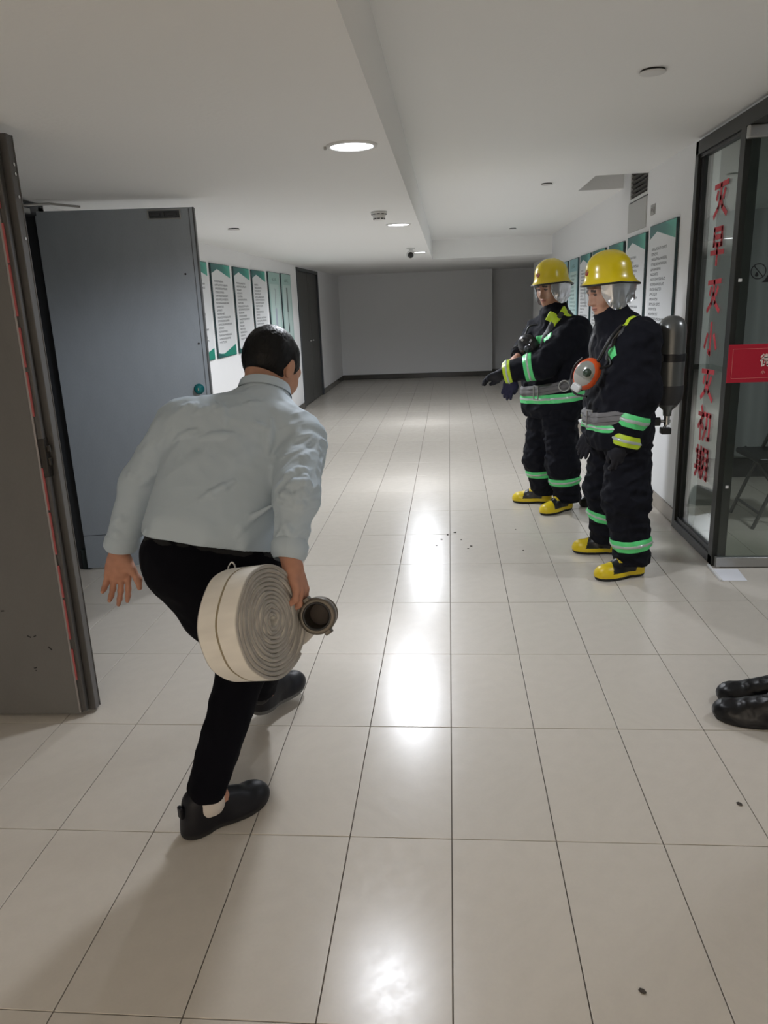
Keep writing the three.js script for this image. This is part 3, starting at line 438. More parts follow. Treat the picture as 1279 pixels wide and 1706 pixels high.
// ------------------------------------------------------------------ the man in the shirt
{
  const B = [-.72, 0, -2.0];
  const man = thing('person', 'man in pale blue shirt and black trousers seen from behind, bending with a hose roll', 'person', B);
  const shL = [-.765, 1.19, -2.085], elL = [-.912, 1.025, -2.1], wrL = [-.972, .855, -2.035];
  const shR = [-.435, 1.135, -2.125], elR = [-.408, 1.03, -1.9], wrR = [-.418, .9, -1.8];
  const hipL = [-.74, .85, -1.9], knL = [-.635, .485, -2.06], anL = [-.74, .14, -1.892], hipR = [-.575, .83, -1.97], knR = [-.6, .52, -2.28], anR = [-.725, .145, -2.47];
  const headM = lookMatrix([-.552, 1.33, -2.33], [.3, -.55, -.8], .04).scale(V(.98, 1, 1));
  man.userData.box = [[-1.06, .06, -2.6], [-.3, 1.34, -1.72]];
  const hlM = handMatrix([-.98, .842, -2.03], [-.14, -1, .04], [.12, 0, 1], .98), hrM = handMatrix([-.412, .893, -1.79], [.3, -.85, .25], [-.9, -.25, -.1], .98);
  bodyMesh(man, B, [limb([hipL, knL, anL, [-.7, .05, -1.94]], [.075, .055, .038, .03]), limb([hipR, knR, anR, [-.69, .08, -2.56]], [.075, .055, .038, .03]), limb([shL, elL, wrL], [.05, .042, .03]), limb([shR, elR, wrR], [.05, .042, .03]), limb([[-.66, .87, -1.95], [-.59, 1.13, -2.14]], [.06, .08]), limb([[-.59, 1.15, -2.14], [-.555, 1.26, -2.25]], [.06, .05]), cap(shL, shR, .05)],
    [headGeo.clone().applyMatrix4(headM), colored(handGeo(-1, [.38, .42, .55, .65, .0, 1]), skinTone).applyMatrix4(hlM), colored(handGeo(1, [1.05, 1.1, 1.15, 1.2, .6]), skinTone).applyMatrix4(hrM)]);
  // hair: a cap of short black hair ending in a straight line over the nape
  const hairShape = (x, y, z) => { const d = ell([0, .03, -.014], [.083, .101, .106])(x, y, z) - .0015 * noise3(x * 25, y * 25, z * 25) - .0007 * noise3(x * 150, y * 40, z * 150); const line = -(y + .036 - Math.max(0, z) * 1.2 - (Math.abs(x) > .07 && z > -.03 && z < .02 ? .03 : 0)); const front = z - .075 - (y - .04) * .4; return Math.max(d, line, front); };
  worn('hair', surf(hairShape, [-.1, -.06, -.14], [.1, .15, .11], .0036).applyMatrix4(headM), hairMat, man, B, 'short black hair cut straight over the nape');
  // shirt
  const torso = union([cap([-.735, .94, -1.915], [-.705, 1.16, -2.1], .104, .098), cap([-.595, .905, -1.935], [-.47, 1.115, -2.14], .104, .092), cap([-.66, .92, -1.9], [-.585, 1.15, -2.12], .115, .108), cap([-.65, .9, -2.0], [-.58, 1.08, -2.25], .12, .11), cap([-.745, 1.195, -2.1], [-.46, 1.14, -2.14], .068, .066), cap([-.66, 1.185, -2.12], [-.565, 1.235, -2.2], .07, .062), cap([-.48, 1.15, -2.15], [-.545, 1.23, -2.2], .07, .062)], .06);
  const hem = cutter([-.66, .905, -1.9], [.17, .95, -.25]);
  const armL = limb([shL, elL, wrL], [.072, .056, .042], .03), armR = limb([shR, elR, wrR], [.076, .056, .037], .03);
  const cutL = cutter([-.979, .85, -2.033], [.16, 1, -.05]), cutR = cutter([-.418, .895, -1.8], [.1, .9, -.5]);
  const plain = union([torso, armL, armR], .035), folds = [];
  for (const [a, b, w] of [
    [[-.756, 1.172, -1.99], [-.696, 1.204, -1.99], .008], [[-.678, 1.17, -1.99], [-.593, 1.193, -1.99], .011], [[-.75, 1.243, -2.03], [-.706, 1.271, -2.05], .009], [[-.704, 1.236, -2.03], [-.658, 1.251, -2.05], .009], [[-.635, 1.266, -2.06], [-.619, 1.202, -2.02], .009], [[-.495, 1.22, -2.05], [-.5, 1.128, -1.99], .011], [[-.654, 1.025, -1.86], [-.573, 1.077, -1.9], .01], [[-.835, .955, -1.84], [-.75, .952, -1.8], .01], [[-.579, 1.24, -2.08], [-.53, 1.25, -2.1], .008], [[-.657, 1.267, -2.06], [-.639, 1.224, -2.04], .007], [[-.553, 1.211, -2.03], [-.498, 1.2, -2.03], .008], [[-.54, .95, -1.8], [-.5, 1.02, -1.86], .009],
    [[-.44, 1.108, -1.86], [-.41, 1.141, -1.88], .01], [[-.41, 1.143, -1.88], [-.34, 1.15, -1.9], .011], [[-.393, 1.169, -1.92], [-.342, 1.179, -1.95], .009], [[-.424, 1.082, -1.84], [-.344, 1.09, -1.86], .012], [[-.447, 1.059, -1.84], [-.404, 1.045, -1.82], .011], [[-.404, 1.045, -1.82], [-.357, 1.066, -1.85], .01], [[-.412, 1.03, -1.82], [-.366, 1.02, -1.84], .011], [[-.372, 1.125, -1.88], [-.352, 1.072, -1.86], .009], [[-.43, .99, -1.81], [-.407, .955, -1.79], .01],
    [[-.89, 1.125, -2.04], [-.818, 1.169, -2.03], .009], [[-.893, 1.038, -2.05], [-.843, 1.069, -2.03], .01], [[-.982, .93, -2.02], [-.931, .955, -2.0], .01], [[-.936, 1.068, -2.05], [-.884, 1.061, -2.03], .009], [[-.98, .91, -2.0], [-.95, .9, -1.99], .008]]) folds.push(crease(plain, a, b, w * (a[0] > -.46 && a[2] > -1.95 ? 1.45 : 1.5)));
  const shirt = (x, y, z) => {
    const up = Math.min(1, Math.max(.35, (y - 1.02) / .12)), w = up * (.006 * ridge(x * 5 + y * 4, y * 9 - z * 3, z * 7 + x * 3) + .0025 * noise3(x * 22, y * 14, z * 22));
    const lowp = Math.max(0, 1 - Math.abs(hem(x, y, z)) / .09);
    let t = torso(x, y, z) - w * .7 - lowp * .006 * Math.sin(x * 55 + 2 * noise3(x * 8, y * 8, z * 8)) - lowp * .006;
        t = Math.max(t, -hem(x, y, z));
    const crush = .008 * ridge(x * 9 - y * 13, y * 17 + z * 6, z * 12 + x * 6) - .004;
    const aL = Math.max(armL(x, y, z) - w - .004, -cutL(x, y, z)), aR = Math.max(armR(x, y, z) - w * .5 - crush, -cutR(x, y, z));
    let d = smin(smin(t, aL, .03), aR, .022); for (const q of folds) d = smin(d, Math.max(q(x, y, z), -hem(x, y, z) - (x < -.86 || x > -.48 ? 1 : 0)), .008); return d;
  };
  worn('shirt', surf(shirt, [-1.06, .8, -2.42], [-.27, 1.36, -1.7], .0055), shirtMat, man, B, 'pale blue long-sleeved shirt');
  worn('collar', (() => { const a = [], n = 40, P = [], I = [], c0 = V(-.553, 1.262, -2.222), ax = V(.02, .78, -.5).normalize(), u = V(1, 0, 0).addScaledVector(ax, -ax.x).normalize(), v = ax.clone().cross(u); for (let j = 0; j < 5; j++) for (let i = 0; i <= n; i++) { const t = i / n * Math.PI * 2, r = [.082, .074, .068, .073, .08][j] * (1 + .05 * Math.sin(t * 2)), h = [-.015, .012, .034, .034, .004][j]; const p = c0.clone().addScaledVector(u, Math.cos(t) * r).addScaledVector(v, Math.sin(t) * r).addScaledVector(ax, h); P.push(p.x, p.y, p.z); } for (let j = 0; j < 4; j++) for (let i = 0; i < n; i++) { const q = j * (n + 1) + i; I.push(q, q + n + 1, q + 1, q + 1, q + n + 1, q + n + 2); } const g = new THREE.BufferGeometry(); g.setAttribute('position', new THREE.Float32BufferAttribute(P, 3)); g.setIndex(I); g.computeVertexNormals(); return g; })(), new THREE.MeshPhysicalMaterial({ color: shirtMat.color, roughness: .7, side: THREE.DoubleSide }), man, B);
  worn('cuff', band(armL, [-.976, .868, -2.038], [.16, 1, -.05], .026, .12, { off: .008, n: 40 }), new THREE.MeshPhysicalMaterial({ color: shirtMat.color, roughness: .7, side: THREE.DoubleSide }), man, B);
  worn('cuff', band(armR, [-.417, .912, -1.808], [.1, .95, -.6], .027, .12, { off: .009, n: 40 }), new THREE.MeshPhysicalMaterial({ color: shirtMat.color, roughness: .7, side: THREE.DoubleSide }), man, B);
  // trousers, belt, clip
  const pel = union([cap([-.735, .87, -1.915], [-.59, .845, -1.955], .1, .098), limb([hipL, [-.69, .68, -1.985], knL, anL], [.105, .092, .074, .056], .04), limb([hipR, knR, anR], [.1, .078, .058], .04)], .05);
  const waist = cutter([-.66, .928, -1.9], [.17, .95, -.25]), hl = cutter([-.742, .118, -1.89], [.1, .95, .05]), hr = cutter([-.722, .15, -2.46], [.1, .9, .3]);
  const trous = (x, y, z) => { const d = pel(x, y, z) - .004 * ridge(x * 7, y * 5, z * 7) - .002 * noise3(x * 20, y * 9, z * 20); return Math.max(d, waist(x, y, z), y < .3 ? (z > -2.2 ? -hl(x, y, z) : -hr(x, y, z)) : -1); };
  worn('trousers', surf(trous, [-.88, .08, -2.62], [-.44, 1.0, -1.76], .0075), trouserMat, man, B, 'black trousers');
  worn('belt', band(pel, [-.66, .895, -1.93], [.17, .95, -.25], .017, .26, { off: .004, n: 72 }), std([.004, .004, .005], .8, { side: THREE.DoubleSide }), man, B);
  worn('key_clip', [tube([[-.578, .872, -1.832], [-.588, .86, -1.83], [-.591, .83, -1.83], [-.583, .818, -1.83], [-.575, .832, -1.83], [-.571, .86, -1.832]], .0028, 40, 6, true)], chrome, man, B, 'silver key clip hanging from the belt');
  // shoes and sock
  const ff = footF({ tall: .1 });
  const shoeGeo = surf(ff, [-.07, -.012, -.15], [.07, .14, .18], .0042), [up, so] = splitBy(shoeGeo, 2, (x, y, z) => (y < .017 ? 1 : 0));
  const mL = lookMatrix([-.72, .001, -1.928], [.71, 0, -.7]), mR = lookMatrix([-.69, .042, -2.575], [.42, -.03, -.9]);
  for (const m of [mL, mR]) { const s = worn('shoe', up.clone().applyMatrix4(m), shoeMat, man, B, 'black slip-on shoe'); subWorn('sole', so.clone().applyMatrix4(m), m === mR ? std([.1, .1, .1], .7) : soleMat, s, B); subWorn('heel_tab', rbox(-.012, .012, .07, .108, -.131, -.119, .004).applyMatrix4(m), shoeMat, s, B); }
  worn('sock', surf(limb([[-.738, .16, -1.9], [-.742, .09, -1.895]], [.045, .05]), [-.81, .06, -1.96], [-.67, .25, -1.82], .006), std([.6, .55, .5], .9), man, B, 'white sock');
  worn('sock', surf(limb([[-.72, .17, -2.46], [-.722, .13, -2.47]], [.038, .04]), [-.79, .09, -2.55], [-.65, .26, -2.39], .008), std([.02, .02, .02], .9), man, B);
}

// ------------------------------------------------------------------ hose roll in his hand
{
  const n = V(.919, .21, .324).normalize(), face = V(-.431, .786, -1.65), Wd = .118, R1 = .139, pitch = .0107;
  const t = thing('fire_hose', 'white canvas fire hose wound into a flat roll held by the bending man', 'hose', face.clone().addScaledVector(n, -Wd / 2).toArray());
  const q = new THREE.Quaternion().setFromUnitVectors(V(0, 0, 1), n), P = [], I = [], C = [];
  const prof = []; const hw = Wd / 2, th = .0048; // half thickness; profile around the flat hose, (thickness, width)
  for (const [a, b] of [[th, -hw + .006], [th, -.0035], [th, -.0025], [th, .0025], [th, .0035], [th, hw - .006], [th * .75, hw - .0015], [0, hw], [-th * .75, hw - .0015], [-th, hw - .006], [-th, -hw + .006], [-th * .75, -hw + .0015], [0, -hw], [th * .75, -hw + .0015]]) prof.push([a, b]);
  const turns = (R1 - .012) / pitch, N = Math.floor(turns * 72), m = prof.length; const rr = rng(4);
  for (let i = 0; i <= N; i++) {
    const a = i / 72 * Math.PI * 2, rad = .012 + pitch * i / 72 + .0012 * noise3(Math.cos(a) * 1.5, Math.sin(a) * 1.5, i / 400), sh = .004 * noise3(Math.cos(a) * .8, Math.sin(a) * .8, i / 90 + 5);
    for (const [d, w] of prof) { P.push((rad + d) * Math.cos(a), (rad + d) * Math.sin(a), w + sh); const stripe = Math.abs(w) < .003 && d > 0, edge = Math.abs(w) > hw - .004; const v = 1 + .08 * noise3(P[P.length - 3] * 25, P[P.length - 2] * 25, w * 25); C.push(...(stripe ? [.3, .25, .16] : edge ? [.37 * v, .35 * v, .32 * v] : [.84 * v, .81 * v, .74 * v])); }
    if (i < N) for (let k = 0; k < m; k++) { const A = i * m + k, Bq = i * m + (k + 1) % m; I.push(A, A + m, Bq, Bq, A + m, Bq + m); }
  }
  const g = new THREE.BufferGeometry(); g.setAttribute('position', new THREE.Float32BufferAttribute(P, 3)); g.setAttribute('color', new THREE.Float32BufferAttribute(C, 3)); g.setIndex(I); g.computeVertexNormals(); g.applyQuaternion(q);
  obj('coil', g, std([1, 1, 1], .85, { vertexColors: true, side: THREE.DoubleSide }), t).userData.label = 'rolled layers of flat canvas hose';
  // loose end and coupling
  const o = t.position, L = (p) => [p[0] - o.x, p[1] - o.y, p[2] - o.z];
  const tail = limb([[-.45, .665, -1.735], [-.405, .695, -1.79], [-.37, .72, -1.825], [-.352, .735, -1.838]], [.026, .03, .033, .034], .02), tf = (x, y, z) => tail(x, y, z) - .003 * ridge(x * 20, y * 20, z * 20);
  const tg = surf(tf, [-.52, .58, -1.86], [-.28, .9, -1.68], .005); tg.translate(-o.x, -o.y, -o.z);
  obj('loose_end', tg, std([.56, .52, .46], .85), t);
  const ax = V(-.02, .28, .96).normalize(), cm = basis(...(() => { const y = ax, x = V(1, 0, 0).addScaledVector(y, -y.x).normalize(); return [x, y, x.clone().cross(y)]; })(), L([-.342, .74, -1.80]));
  const metal = std([.13, .115, .095], .42, { metalness: .7 });
  const cp = obj('coupling', lathe([[.032, 0], [.04, .0], [.042, .012], [.038, .016], [.038, .03], [.046, .034], [.0475, .05], [.0475, .062], [.045, .068], [.034, .068], [.031, .062], [.031, .03], [.028, .02], [.028, .0], [.032, 0]], 48).applyMatrix4(cm), metal, t); cp.userData.label = 'dark metal hose coupling';
  for (const k of [0, 1]) obj('lug', rbox(-.009, .009, .036, .066, .043, .055, .003).rotateY(Math.PI * k + .6).applyMatrix4(cm), metal, cp);
  obj('gasket', [new THREE.TorusGeometry(.034, .0035, 10, 40).rotateX(Math.PI / 2).translate(0, .066, 0).applyMatrix4(cm)], blackPlastic, cp);
  obj('binding', [new THREE.TorusGeometry(.04, .004, 8, 40).rotateX(Math.PI / 2).translate(0, .004, 0).applyMatrix4(cm)], std([.2, .18, .15], .6, { metalness: .5 }), cp);
  obj('inner_wall', [disc(.0285, .003, 30).translate(0, .012, 0).applyMatrix4(cm)], std([.05, .035, .025], .6), cp);
}

// ------------------------------------------------------------------ firefighters
const helmetYellow = new THREE.MeshPhysicalMaterial({ color: new THREE.Color().setRGB(.80, .62, .004), roughness: .28, clearcoat: .6, clearcoatRoughness: .2 });
const silverCloth = std([.66, .67, .69], .3, { metalness: .9, side: THREE.DoubleSide });
const visorMat = new THREE.MeshPhysicalMaterial({ color: new THREE.Color().setRGB(.93, .95, .96), transmission: 1, thickness: 0, roughness: .03, ior: 1.45 });
function helmet(parent, M, base) {   // local: face to +z, rim plane at y = 0
  const nA = 72, rows = [];
  const rim = (a) => { const c = Math.cos(a), s = Math.sin(a); const fz = c > 0 ? .152 : .165; return [s * .122, c * fz]; };
  const dome = (a) => { const c = Math.cos(a), s = Math.sin(a); return [s * .102, c * (c > 0 ? .128 : .122)]; };
  const P = [], I = [], K = [[1, 0, 0, -.0], [1.0, 0, 0, .006], [.55, 0, 1, .012], [.12, 0, 1, .034], [0, 0, 1, .06], [0, .97, 1, .09], [0, .88, 1, .115], [0, .72, 1, .138], [0, .48, 1, .154], [0, .24, 1, .162], [0, .0, 1, .164]];
  K.forEach(([k, s, , y]) => { for (let i = 0; i <= nA; i++) { const a = i / nA * Math.PI * 2, [rx, rz] = rim(a), [dx, dz] = dome(a); let x = dx + (rx - dx) * k, z = dz + (rz - dz) * k; if (s || y > .07) { x *= y > .07 ? s : 1; z *= y > .07 ? s : 1; } const drop = k * (Math.cos(a) < 0 ? .018 * Math.cos(a) : -.004 * Math.cos(a)); const crest = y > .1 && Math.abs(x) < .02 ? .004 : 0; P.push(x, y + drop + crest, z); } });
  for (let j = 0; j + 1 < K.length; j++) for (let i = 0; i < nA; i++) { const q = j * (nA + 1) + i; I.push(q, q + 1, q + nA + 1, q + 1, q + nA + 2, q + nA + 1); }
  const g = new THREE.BufferGeometry(); g.setAttribute('position', new THREE.Float32BufferAttribute(P, 3)); g.setIndex(I); g.computeVertexNormals(); g.applyMatrix4(M);
  const m2 = helmetYellow.clone(); m2.side = THREE.DoubleSide;
  const h = worn('helmet', g, m2, parent, base, 'yellow fire helmet with a wide brim');
  const edge = []; for (let i = 0; i < 64; i++) { const a = i / 64 * Math.PI * 2, [x, z] = rim(a); edge.push([x, Math.cos(a) < 0 ? .018 * Math.cos(a) : -.004 * Math.cos(a), z]); }
  subWorn('brim_trim', tube(edge, .0055, 128, 8, true).applyMatrix4(M), blackPlastic, h, base);
  subWorn('badge', [new THREE.TorusGeometry(.013, .003, 8, 24).rotateX(-.25).translate(0, .062, .127).applyMatrix4(M), rbox(-.009, .009, -.003, .003, -.002, .002, .001).rotateX(-.25).translate(0, .062, .128).applyMatrix4(M), rbox(-.003, .003, -.009, .009, -.002, .002, .001).rotateX(-.25).translate(0, .062, .128).applyMatrix4(M)], std([.3, .03, .02], .4), h, base);
  const sheet = (a0, a1, len, rad, wav, mat, name, nn = 60) => { const P2 = [], I2 = [], R = 10; for (let j = 0; j <= R; j++) for (let i = 0; i <= nn; i++) { const a = a0 + (a1 - a0) * i / nn, [x, z] = rim(a), t = j / R, k = rad[0] + (rad[1] - rad[0]) * t + wav * t * (Math.sin(a * 11) * .4 + noise3(a * 3, t * 3, 4) * .9 + .5 * noise3(a * 9, t * 7, 1)); const fb = Math.abs((i / nn - .5) * 2), el = len * (name === 'visor' ? 1 - .35 * Math.pow(fb, 4) : (.62 + .5 * Math.exp(-Math.pow((fb - .72) / .26, 2))) * (1 - .5 * Math.pow(fb, 14))); P2.push(x * k, -.004 - el * t + (Math.cos(a) < 0 ? .015 * Math.cos(a) : 0), z * k); } for (let j = 0; j < R; j++) for (let i = 0; i < nn; i++) { const q = j * (nn + 1) + i; I2.push(q, q + nn + 1, q + 1, q + 1, q + nn + 1, q + nn + 2); } const s = new THREE.BufferGeometry(); s.setAttribute('position', new THREE.Float32BufferAttribute(P2, 3)); s.setIndex(I2); s.computeVertexNormals(); s.applyMatrix4(M); return subWorn(name, s, mat, h, base); };
  sheet(.82, Math.PI * 2 - .82, .12, [.9, .8], .06, silverCloth, 'neck_curtain', 120).userData.label = 'silver neck curtain';
  sheet(-1.0, 1.0, .105, [.9, .86], 0, visorMat, 'visor').userData.label = 'clear face visor';
}
const bootF = (() => { const b = footF({ tall: .13, wide: 1.08, ext: .008 }); const s = union([b, cap([0, .2, -.075], [0, .1, -.06], .058, .056)], .03); return (x, y, z) => Math.max(s(x, y, z), -y, y - .2); })();
const bootParts = splitBy(surf(bootF, [-.085, -.012, -.165], [.085, .21, .185], .0045), 3, (x, y, z) => { if (y < .016) return 2; if (z > .085 - (y - .05) * .3) return 1; if (y < .04) return 1; if (z < -.055 - (y - .03) * .1 && y < .16) return 1; if (z > -.01 && y > .092 && z < .04) return 1; return 0; });
function boot(parent, base, o, F) {
  const m = lookMatrix(o, F), b = worn('boot', bootParts[0].clone().applyMatrix4(m), std([.008, .008, .01], .35), parent, base, 'yellow and black rubber fire boot');
  subWorn('rubber_cap', bootParts[1].clone().applyMatrix4(m), std([.74, .55, .012], .38), b, base).userData.label = 'yellow toe, heel and edge of the boot';
  subWorn('sole', bootParts[2].clone().applyMatrix4(m), soleMat, b, base);
}
function stripes(parent, base, f, c, axis, half, maxR, mat, opt = {}) {
  const s = worn('reflective_band', band(f, c, axis, half, maxR, { off: .005, ...opt }), mat, parent, base, (mat === limeBand ? 'lime' : 'green') + ' reflective band');
  subWorn('silver_stripe', band(f, c, axis, half * .36, maxR, { off: .0075, ...opt }), silverBand, s, base);
}
function beltOf(parent, base, f, c, axis, buckle, ring, dir) {
  const grey = std([.17, .165, .165], .7, { side: THREE.DoubleSide });
  const b = worn('belt', band(f, c, axis, .034, .36, { off: .012, rows: 4, n: 90 }), grey, parent, base, 'wide grey safety belt');
  for (const k of [-.014, .014]) { const A = V(...axis).normalize().multiplyScalar(k); subWorn('stitch_line', band(f, [c[0] + A.x, c[1] + A.y, c[2] + A.z], axis, .0035, .36, { off: .0145, rows: 2, n: 90 }), std([.05, .05, .05], .7, { side: THREE.DoubleSide }), b, base); }
  const m = lookMatrix(buckle, dir);
  subWorn('buckle', [rbox(-.022, -.015, -.048, .048, -.004, .008, .003), rbox(.015, .022, -.048, .048, -.004, .008, .003), rbox(-.022, .022, .042, .05, -.004, .008, .003), rbox(-.022, .022, -.05, -.042, -.004, .008, .003)].map((q) => q.applyMatrix4(m)), alu, b, base);
  subWorn('ring', new THREE.TorusGeometry(.036, .005, 8, 32).applyMatrix4(lookMatrix(ring[0], ring[1])), alu, b, base);
}
const suitWrinkle = (x, y, z) => .012 * ridge(x * 5 + 3, y * 8, z * 5) + .005 * noise3(x * 15, y * 13, z * 15) - .006;

{ // A: the near firefighter, facing the left wall, with the air cylinder
  const B = [.95, 0, -4.25];
  const p = thing('person', 'near firefighter in dark suit and yellow helmet, head bowed, with a cylinder on the back', 'person', B);
  const shL = [.985, 1.295, -4.075], elL = [.995, 1.02, -4.035], wrL = [.918, .755, -4.03], shR = [.89, 1.3, -4.42], elR = [.865, 1.03, -4.44], wrR = [.825, .77, -4.41];
  const hipL = [.965, .80, -4.16], knL = [.955, .43, -4.09], anL = [.995, .1, -4.062], hipR = [.925, .78, -4.35], knR = [.895, .42, -4.41], anR = [.935, .1, -4.45];
  const headM = lookMatrix([.838, 1.525, -4.245], [-.93, -.24, .3], 0);
  p.userData.box = [[.66, .04, -4.6], [1.2, 1.5, -3.9]];
  bodyMesh(p, B, [limb([hipL, knL, anL], [.08, .055, .04]), limb([hipR, knR, anR], [.08, .055, .04]), limb([shL, elL, wrL], [.045, .04, .03]), limb([shR, elR, wrR], [.045, .04, .03]), limb([[.94, .85, -4.25], [.94, 1.25, -4.25]], [.11, .11]), limb([[.93, 1.25, -4.25], [.86, 1.42, -4.25]], [.07, .05]), cap(shL, shR, .05)], [headGeo.clone().applyMatrix4(headM)]);
  const sleeveL = limb([shL, elL, wrL], [.098, .09, .074], .04), sleeveR = limb([shR, elR, wrR], [.09, .085, .07], .04);
  const tor = union([cap([.93, .79, -4.14], [.965, 1.21, -4.135], .155, .135), cap([.91, .78, -4.34], [.93, 1.21, -4.36], .15, .135), cap([.92, .8, -4.24], [.95, 1.2, -4.25], .17, .155), cap(shL, shR, .085), cap([.925, 1.33, -4.25], [.88, 1.39, -4.25], .1, .09)], .06);
  const collar = limb([[.9, 1.34, -4.25], [.86, 1.435, -4.248]], [.1, .09]);
  const hem = cutter([.93, .70, -4.25], [0, 1, 0]), cL = cutter([.918, .745, -4.03], [.25, 1, 0]), cR = cutter([.825, .76, -4.41], [.1, 1, 0]);
  const sL = (x, y, z) => sleeveL(x, y, z) - suitWrinkle(x, y, z), sR = (x, y, z) => sleeveR(x, y, z) - suitWrinkle(x, y, z), tt = (x, y, z) => tor(x, y, z) - suitWrinkle(x, y, z) * 1.2;
  const jk = (x, y, z) => smin(smin(smin(Math.max(tt(x, y, z), -hem(x, y, z)), Math.max(sL(x, y, z), -cL(x, y, z)), .03), Math.max(sR(x, y, z), -cR(x, y, z)), .03), Math.max(collar(x, y, z), cutter([.86, 1.44, -4.25], [-.3, 1, 0])(x, y, z)), .02);
  worn('jacket', surf(jk, [.66, .66, -4.6], [1.2, 1.5, -3.9], .0095), suitMat, p, B, 'dark navy fire jacket with a high collar');
  const lL = limb([hipL, knL, anL], [.125, .118, .094], .05), lR = limb([hipR, knR, anR], [.12, .105, .09], .05);
  const wr = (x, y, z) => suitWrinkle(x, y * 1.3, z) * 1.3, fL = (x, y, z) => lL(x, y, z) - wr(x, y, z), fR = (x, y, z) => lR(x, y, z) - wr(x, y, z);
  const tr = (x, y, z) => { const a = fL(x, y, z), b = fR(x, y, z), s = smin(a, b, y > .6 ? .05 : .012); return Math.max(s, y - .86, .07 - y); };
  worn('trousers', surf(tr, [.66, .04, -4.62], [1.2, .9, -3.88], .0095), suitMat, p, B, 'dark navy fire trousers');
  helmet(p, lookMatrix([.85, 1.575, -4.245], [-.94, -.06, .3]), B);
  stripes(p, B, sL, [.945, .875, -4.033], [.28, 1, 0], .034, .17, greenBand); stripes(p, B, sL, [.922, .772, -4.03], [.27, 1, 0], .03, .17, limeBand);
  stripes(p, B, fL, [.985, .19, -4.066], [-.08, 1, 0], .032, .2, greenBand); stripes(p, B, fR, [.925, .235, -4.435], [.22, 1, .0], .028, .2, greenBand);
  stripes(p, B, sR, [.84, .85, -4.42], [.1, 1, 0], .025, .16, limeBand);
  worn('chest_band', ribbon(jk, [[.76, 1.215, -4.1], [.8, 1.225, -4.07], [.85, 1.24, -4.05]], .03, .006), greenBand, p, B, 'green reflective band across the chest');
  stripes(p, B, tt, [.92, .835, -4.25], [-.05, 1, 0], .02, .4, greenBand, { a0: -2.4, a1: -.25 });
  beltOf(p, B, tt, [.93, .91, -4.25], [-.25, 1, 0], [.757, .866, -4.16], [[.85, .893, -4.05], [-.4, 0, .9]], [-.8, 0, .6]);
  const dark = std([.03, .03, .033], .6, { side: THREE.DoubleSide });
  worn('harness_strap', ribbon(jk, [[1.07, 1.3, -4.18], [1.03, 1.4, -4.16], [.95, 1.41, -4.1], [.88, 1.36, -4.07], [.82, 1.28, -4.08], [.79, 1.18, -4.1]], .022, .008, 60), dark, p, B, 'dark shoulder strap of the cylinder harness');
  worn('harness_strap', ribbon(jk, [[1.03, 1.3, -4.36], [.98, 1.4, -4.36], [.88, 1.38, -4.36], [.82, 1.28, -4.36], [.78, 1.16, -4.33]], .022, .008, 60), dark, p, B);
  worn('shoulder_band', ribbon(jk, [[.945, 1.415, -4.1], [.915, 1.395, -4.08], [.885, 1.365, -4.07]], .03, .012), limeBand, p, B, 'lime reflective patch on the shoulder strap');
  worn('shoulder_band', ribbon(jk, [[1.04, 1.42, -4.2], [1.06, 1.38, -4.2]], .03, .012), limeBand, p, B);
  worn('strap_clip', ribbon(jk, [[.87, 1.35, -4.07], [.83, 1.3, -4.07]], .012, .016), std([.2, .2, .2], .4, { metalness: .6, side: THREE.DoubleSide }), p, B);
  worn('air_line', tube([[.885, 1.36, -4.07], [.83, 1.3, -4.05], [.79, 1.22, -4.06], [.755, 1.14, -4.09], [.745, 1.08, -4.12]], .009, 50, 10), blackPlastic, p, B, 'thin black air hose across the chest');
  const gl = handMatrix([.908, .742, -4.03], [-.12, -1, 0], [-.2, 0, -1]), gr = handMatrix([.815, .755, -4.405], [-.45, -.9, .05], [.5, -.2, -1]);
  worn('glove', handGeo(-1, [.7, .75, .8, .85, .3], 1.35, .0045).applyMatrix4(gl), gloveMat, p, B, 'black glove'); worn('glove', handGeo(1, [.25, .3, .5, .6, .1], 1.3, .0045).applyMatrix4(gr), gloveMat, p, B, 'black glove');
  boot(p, B, [.94, 0, -4.038], [-.27, 0, .09]); boot(p, B, [.9, 0, -4.455], [-.97, 0, -.13]);

  const t = thing('air_cylinder', 'grey breathing air cylinder with a black valve on the near firefighter\'s back', 'cylinder', [1.19, .86, -4.25]);
  obj('tank', lathe([[0, .0], [.022, .0], [.024, .03], [.05, .055], [.072, .095], [.0755, .13], [.0755, .45], [.072, .485], [.056, .515], [.03, .532], [0, .536]], 48), std([.15, .155, .15], .28, { metalness: .55 }), t);
  obj('strap', [lathe([[.0765, .295], [.079, .297], [.079, .335], [.0765, .337]], 48), rbox(-.1, -.05, .297, .335, -.06, .06, .006)], blackPlastic, t);
  obj('tank_base', [lathe([[.05, .056], [.0735, .093], [.0775, .13], [.0775, .165], [.076, .168]], 48)], std([.03, .03, .032], .5), t);
  const vv = obj('valve', [rod([0, .01, 0], [0, -.05, 0], .016, 16), rod([-.05, -.03, 0], [.02, -.03, 0], .008), rod([0, -.045, 0], [-.02, -.075, .01], .008)], chrome, t);
  obj('knob', [disc(.024, .03, 20).rotateZ(Math.PI / 2).translate(-.055, -.03, .01), rbox(-.032, .022, -.1, -.065, -.02, .03, .006)], blackPlastic, vv);
  obj('backplate', [rbox(-.17, -.082, .04, .5, -.11, .11, .014), rbox(-.1, -.06, .12, .16, -.05, .05, .006), rbox(-.1, -.06, .42, .46, -.05, .05, .006)], blackPlastic, t);

  const k = thing('breathing_mask', 'orange and grey breathing mask with a clear shield hanging at the near firefighter\'s chest', 'mask', [.725, 1.115, -4.1]);
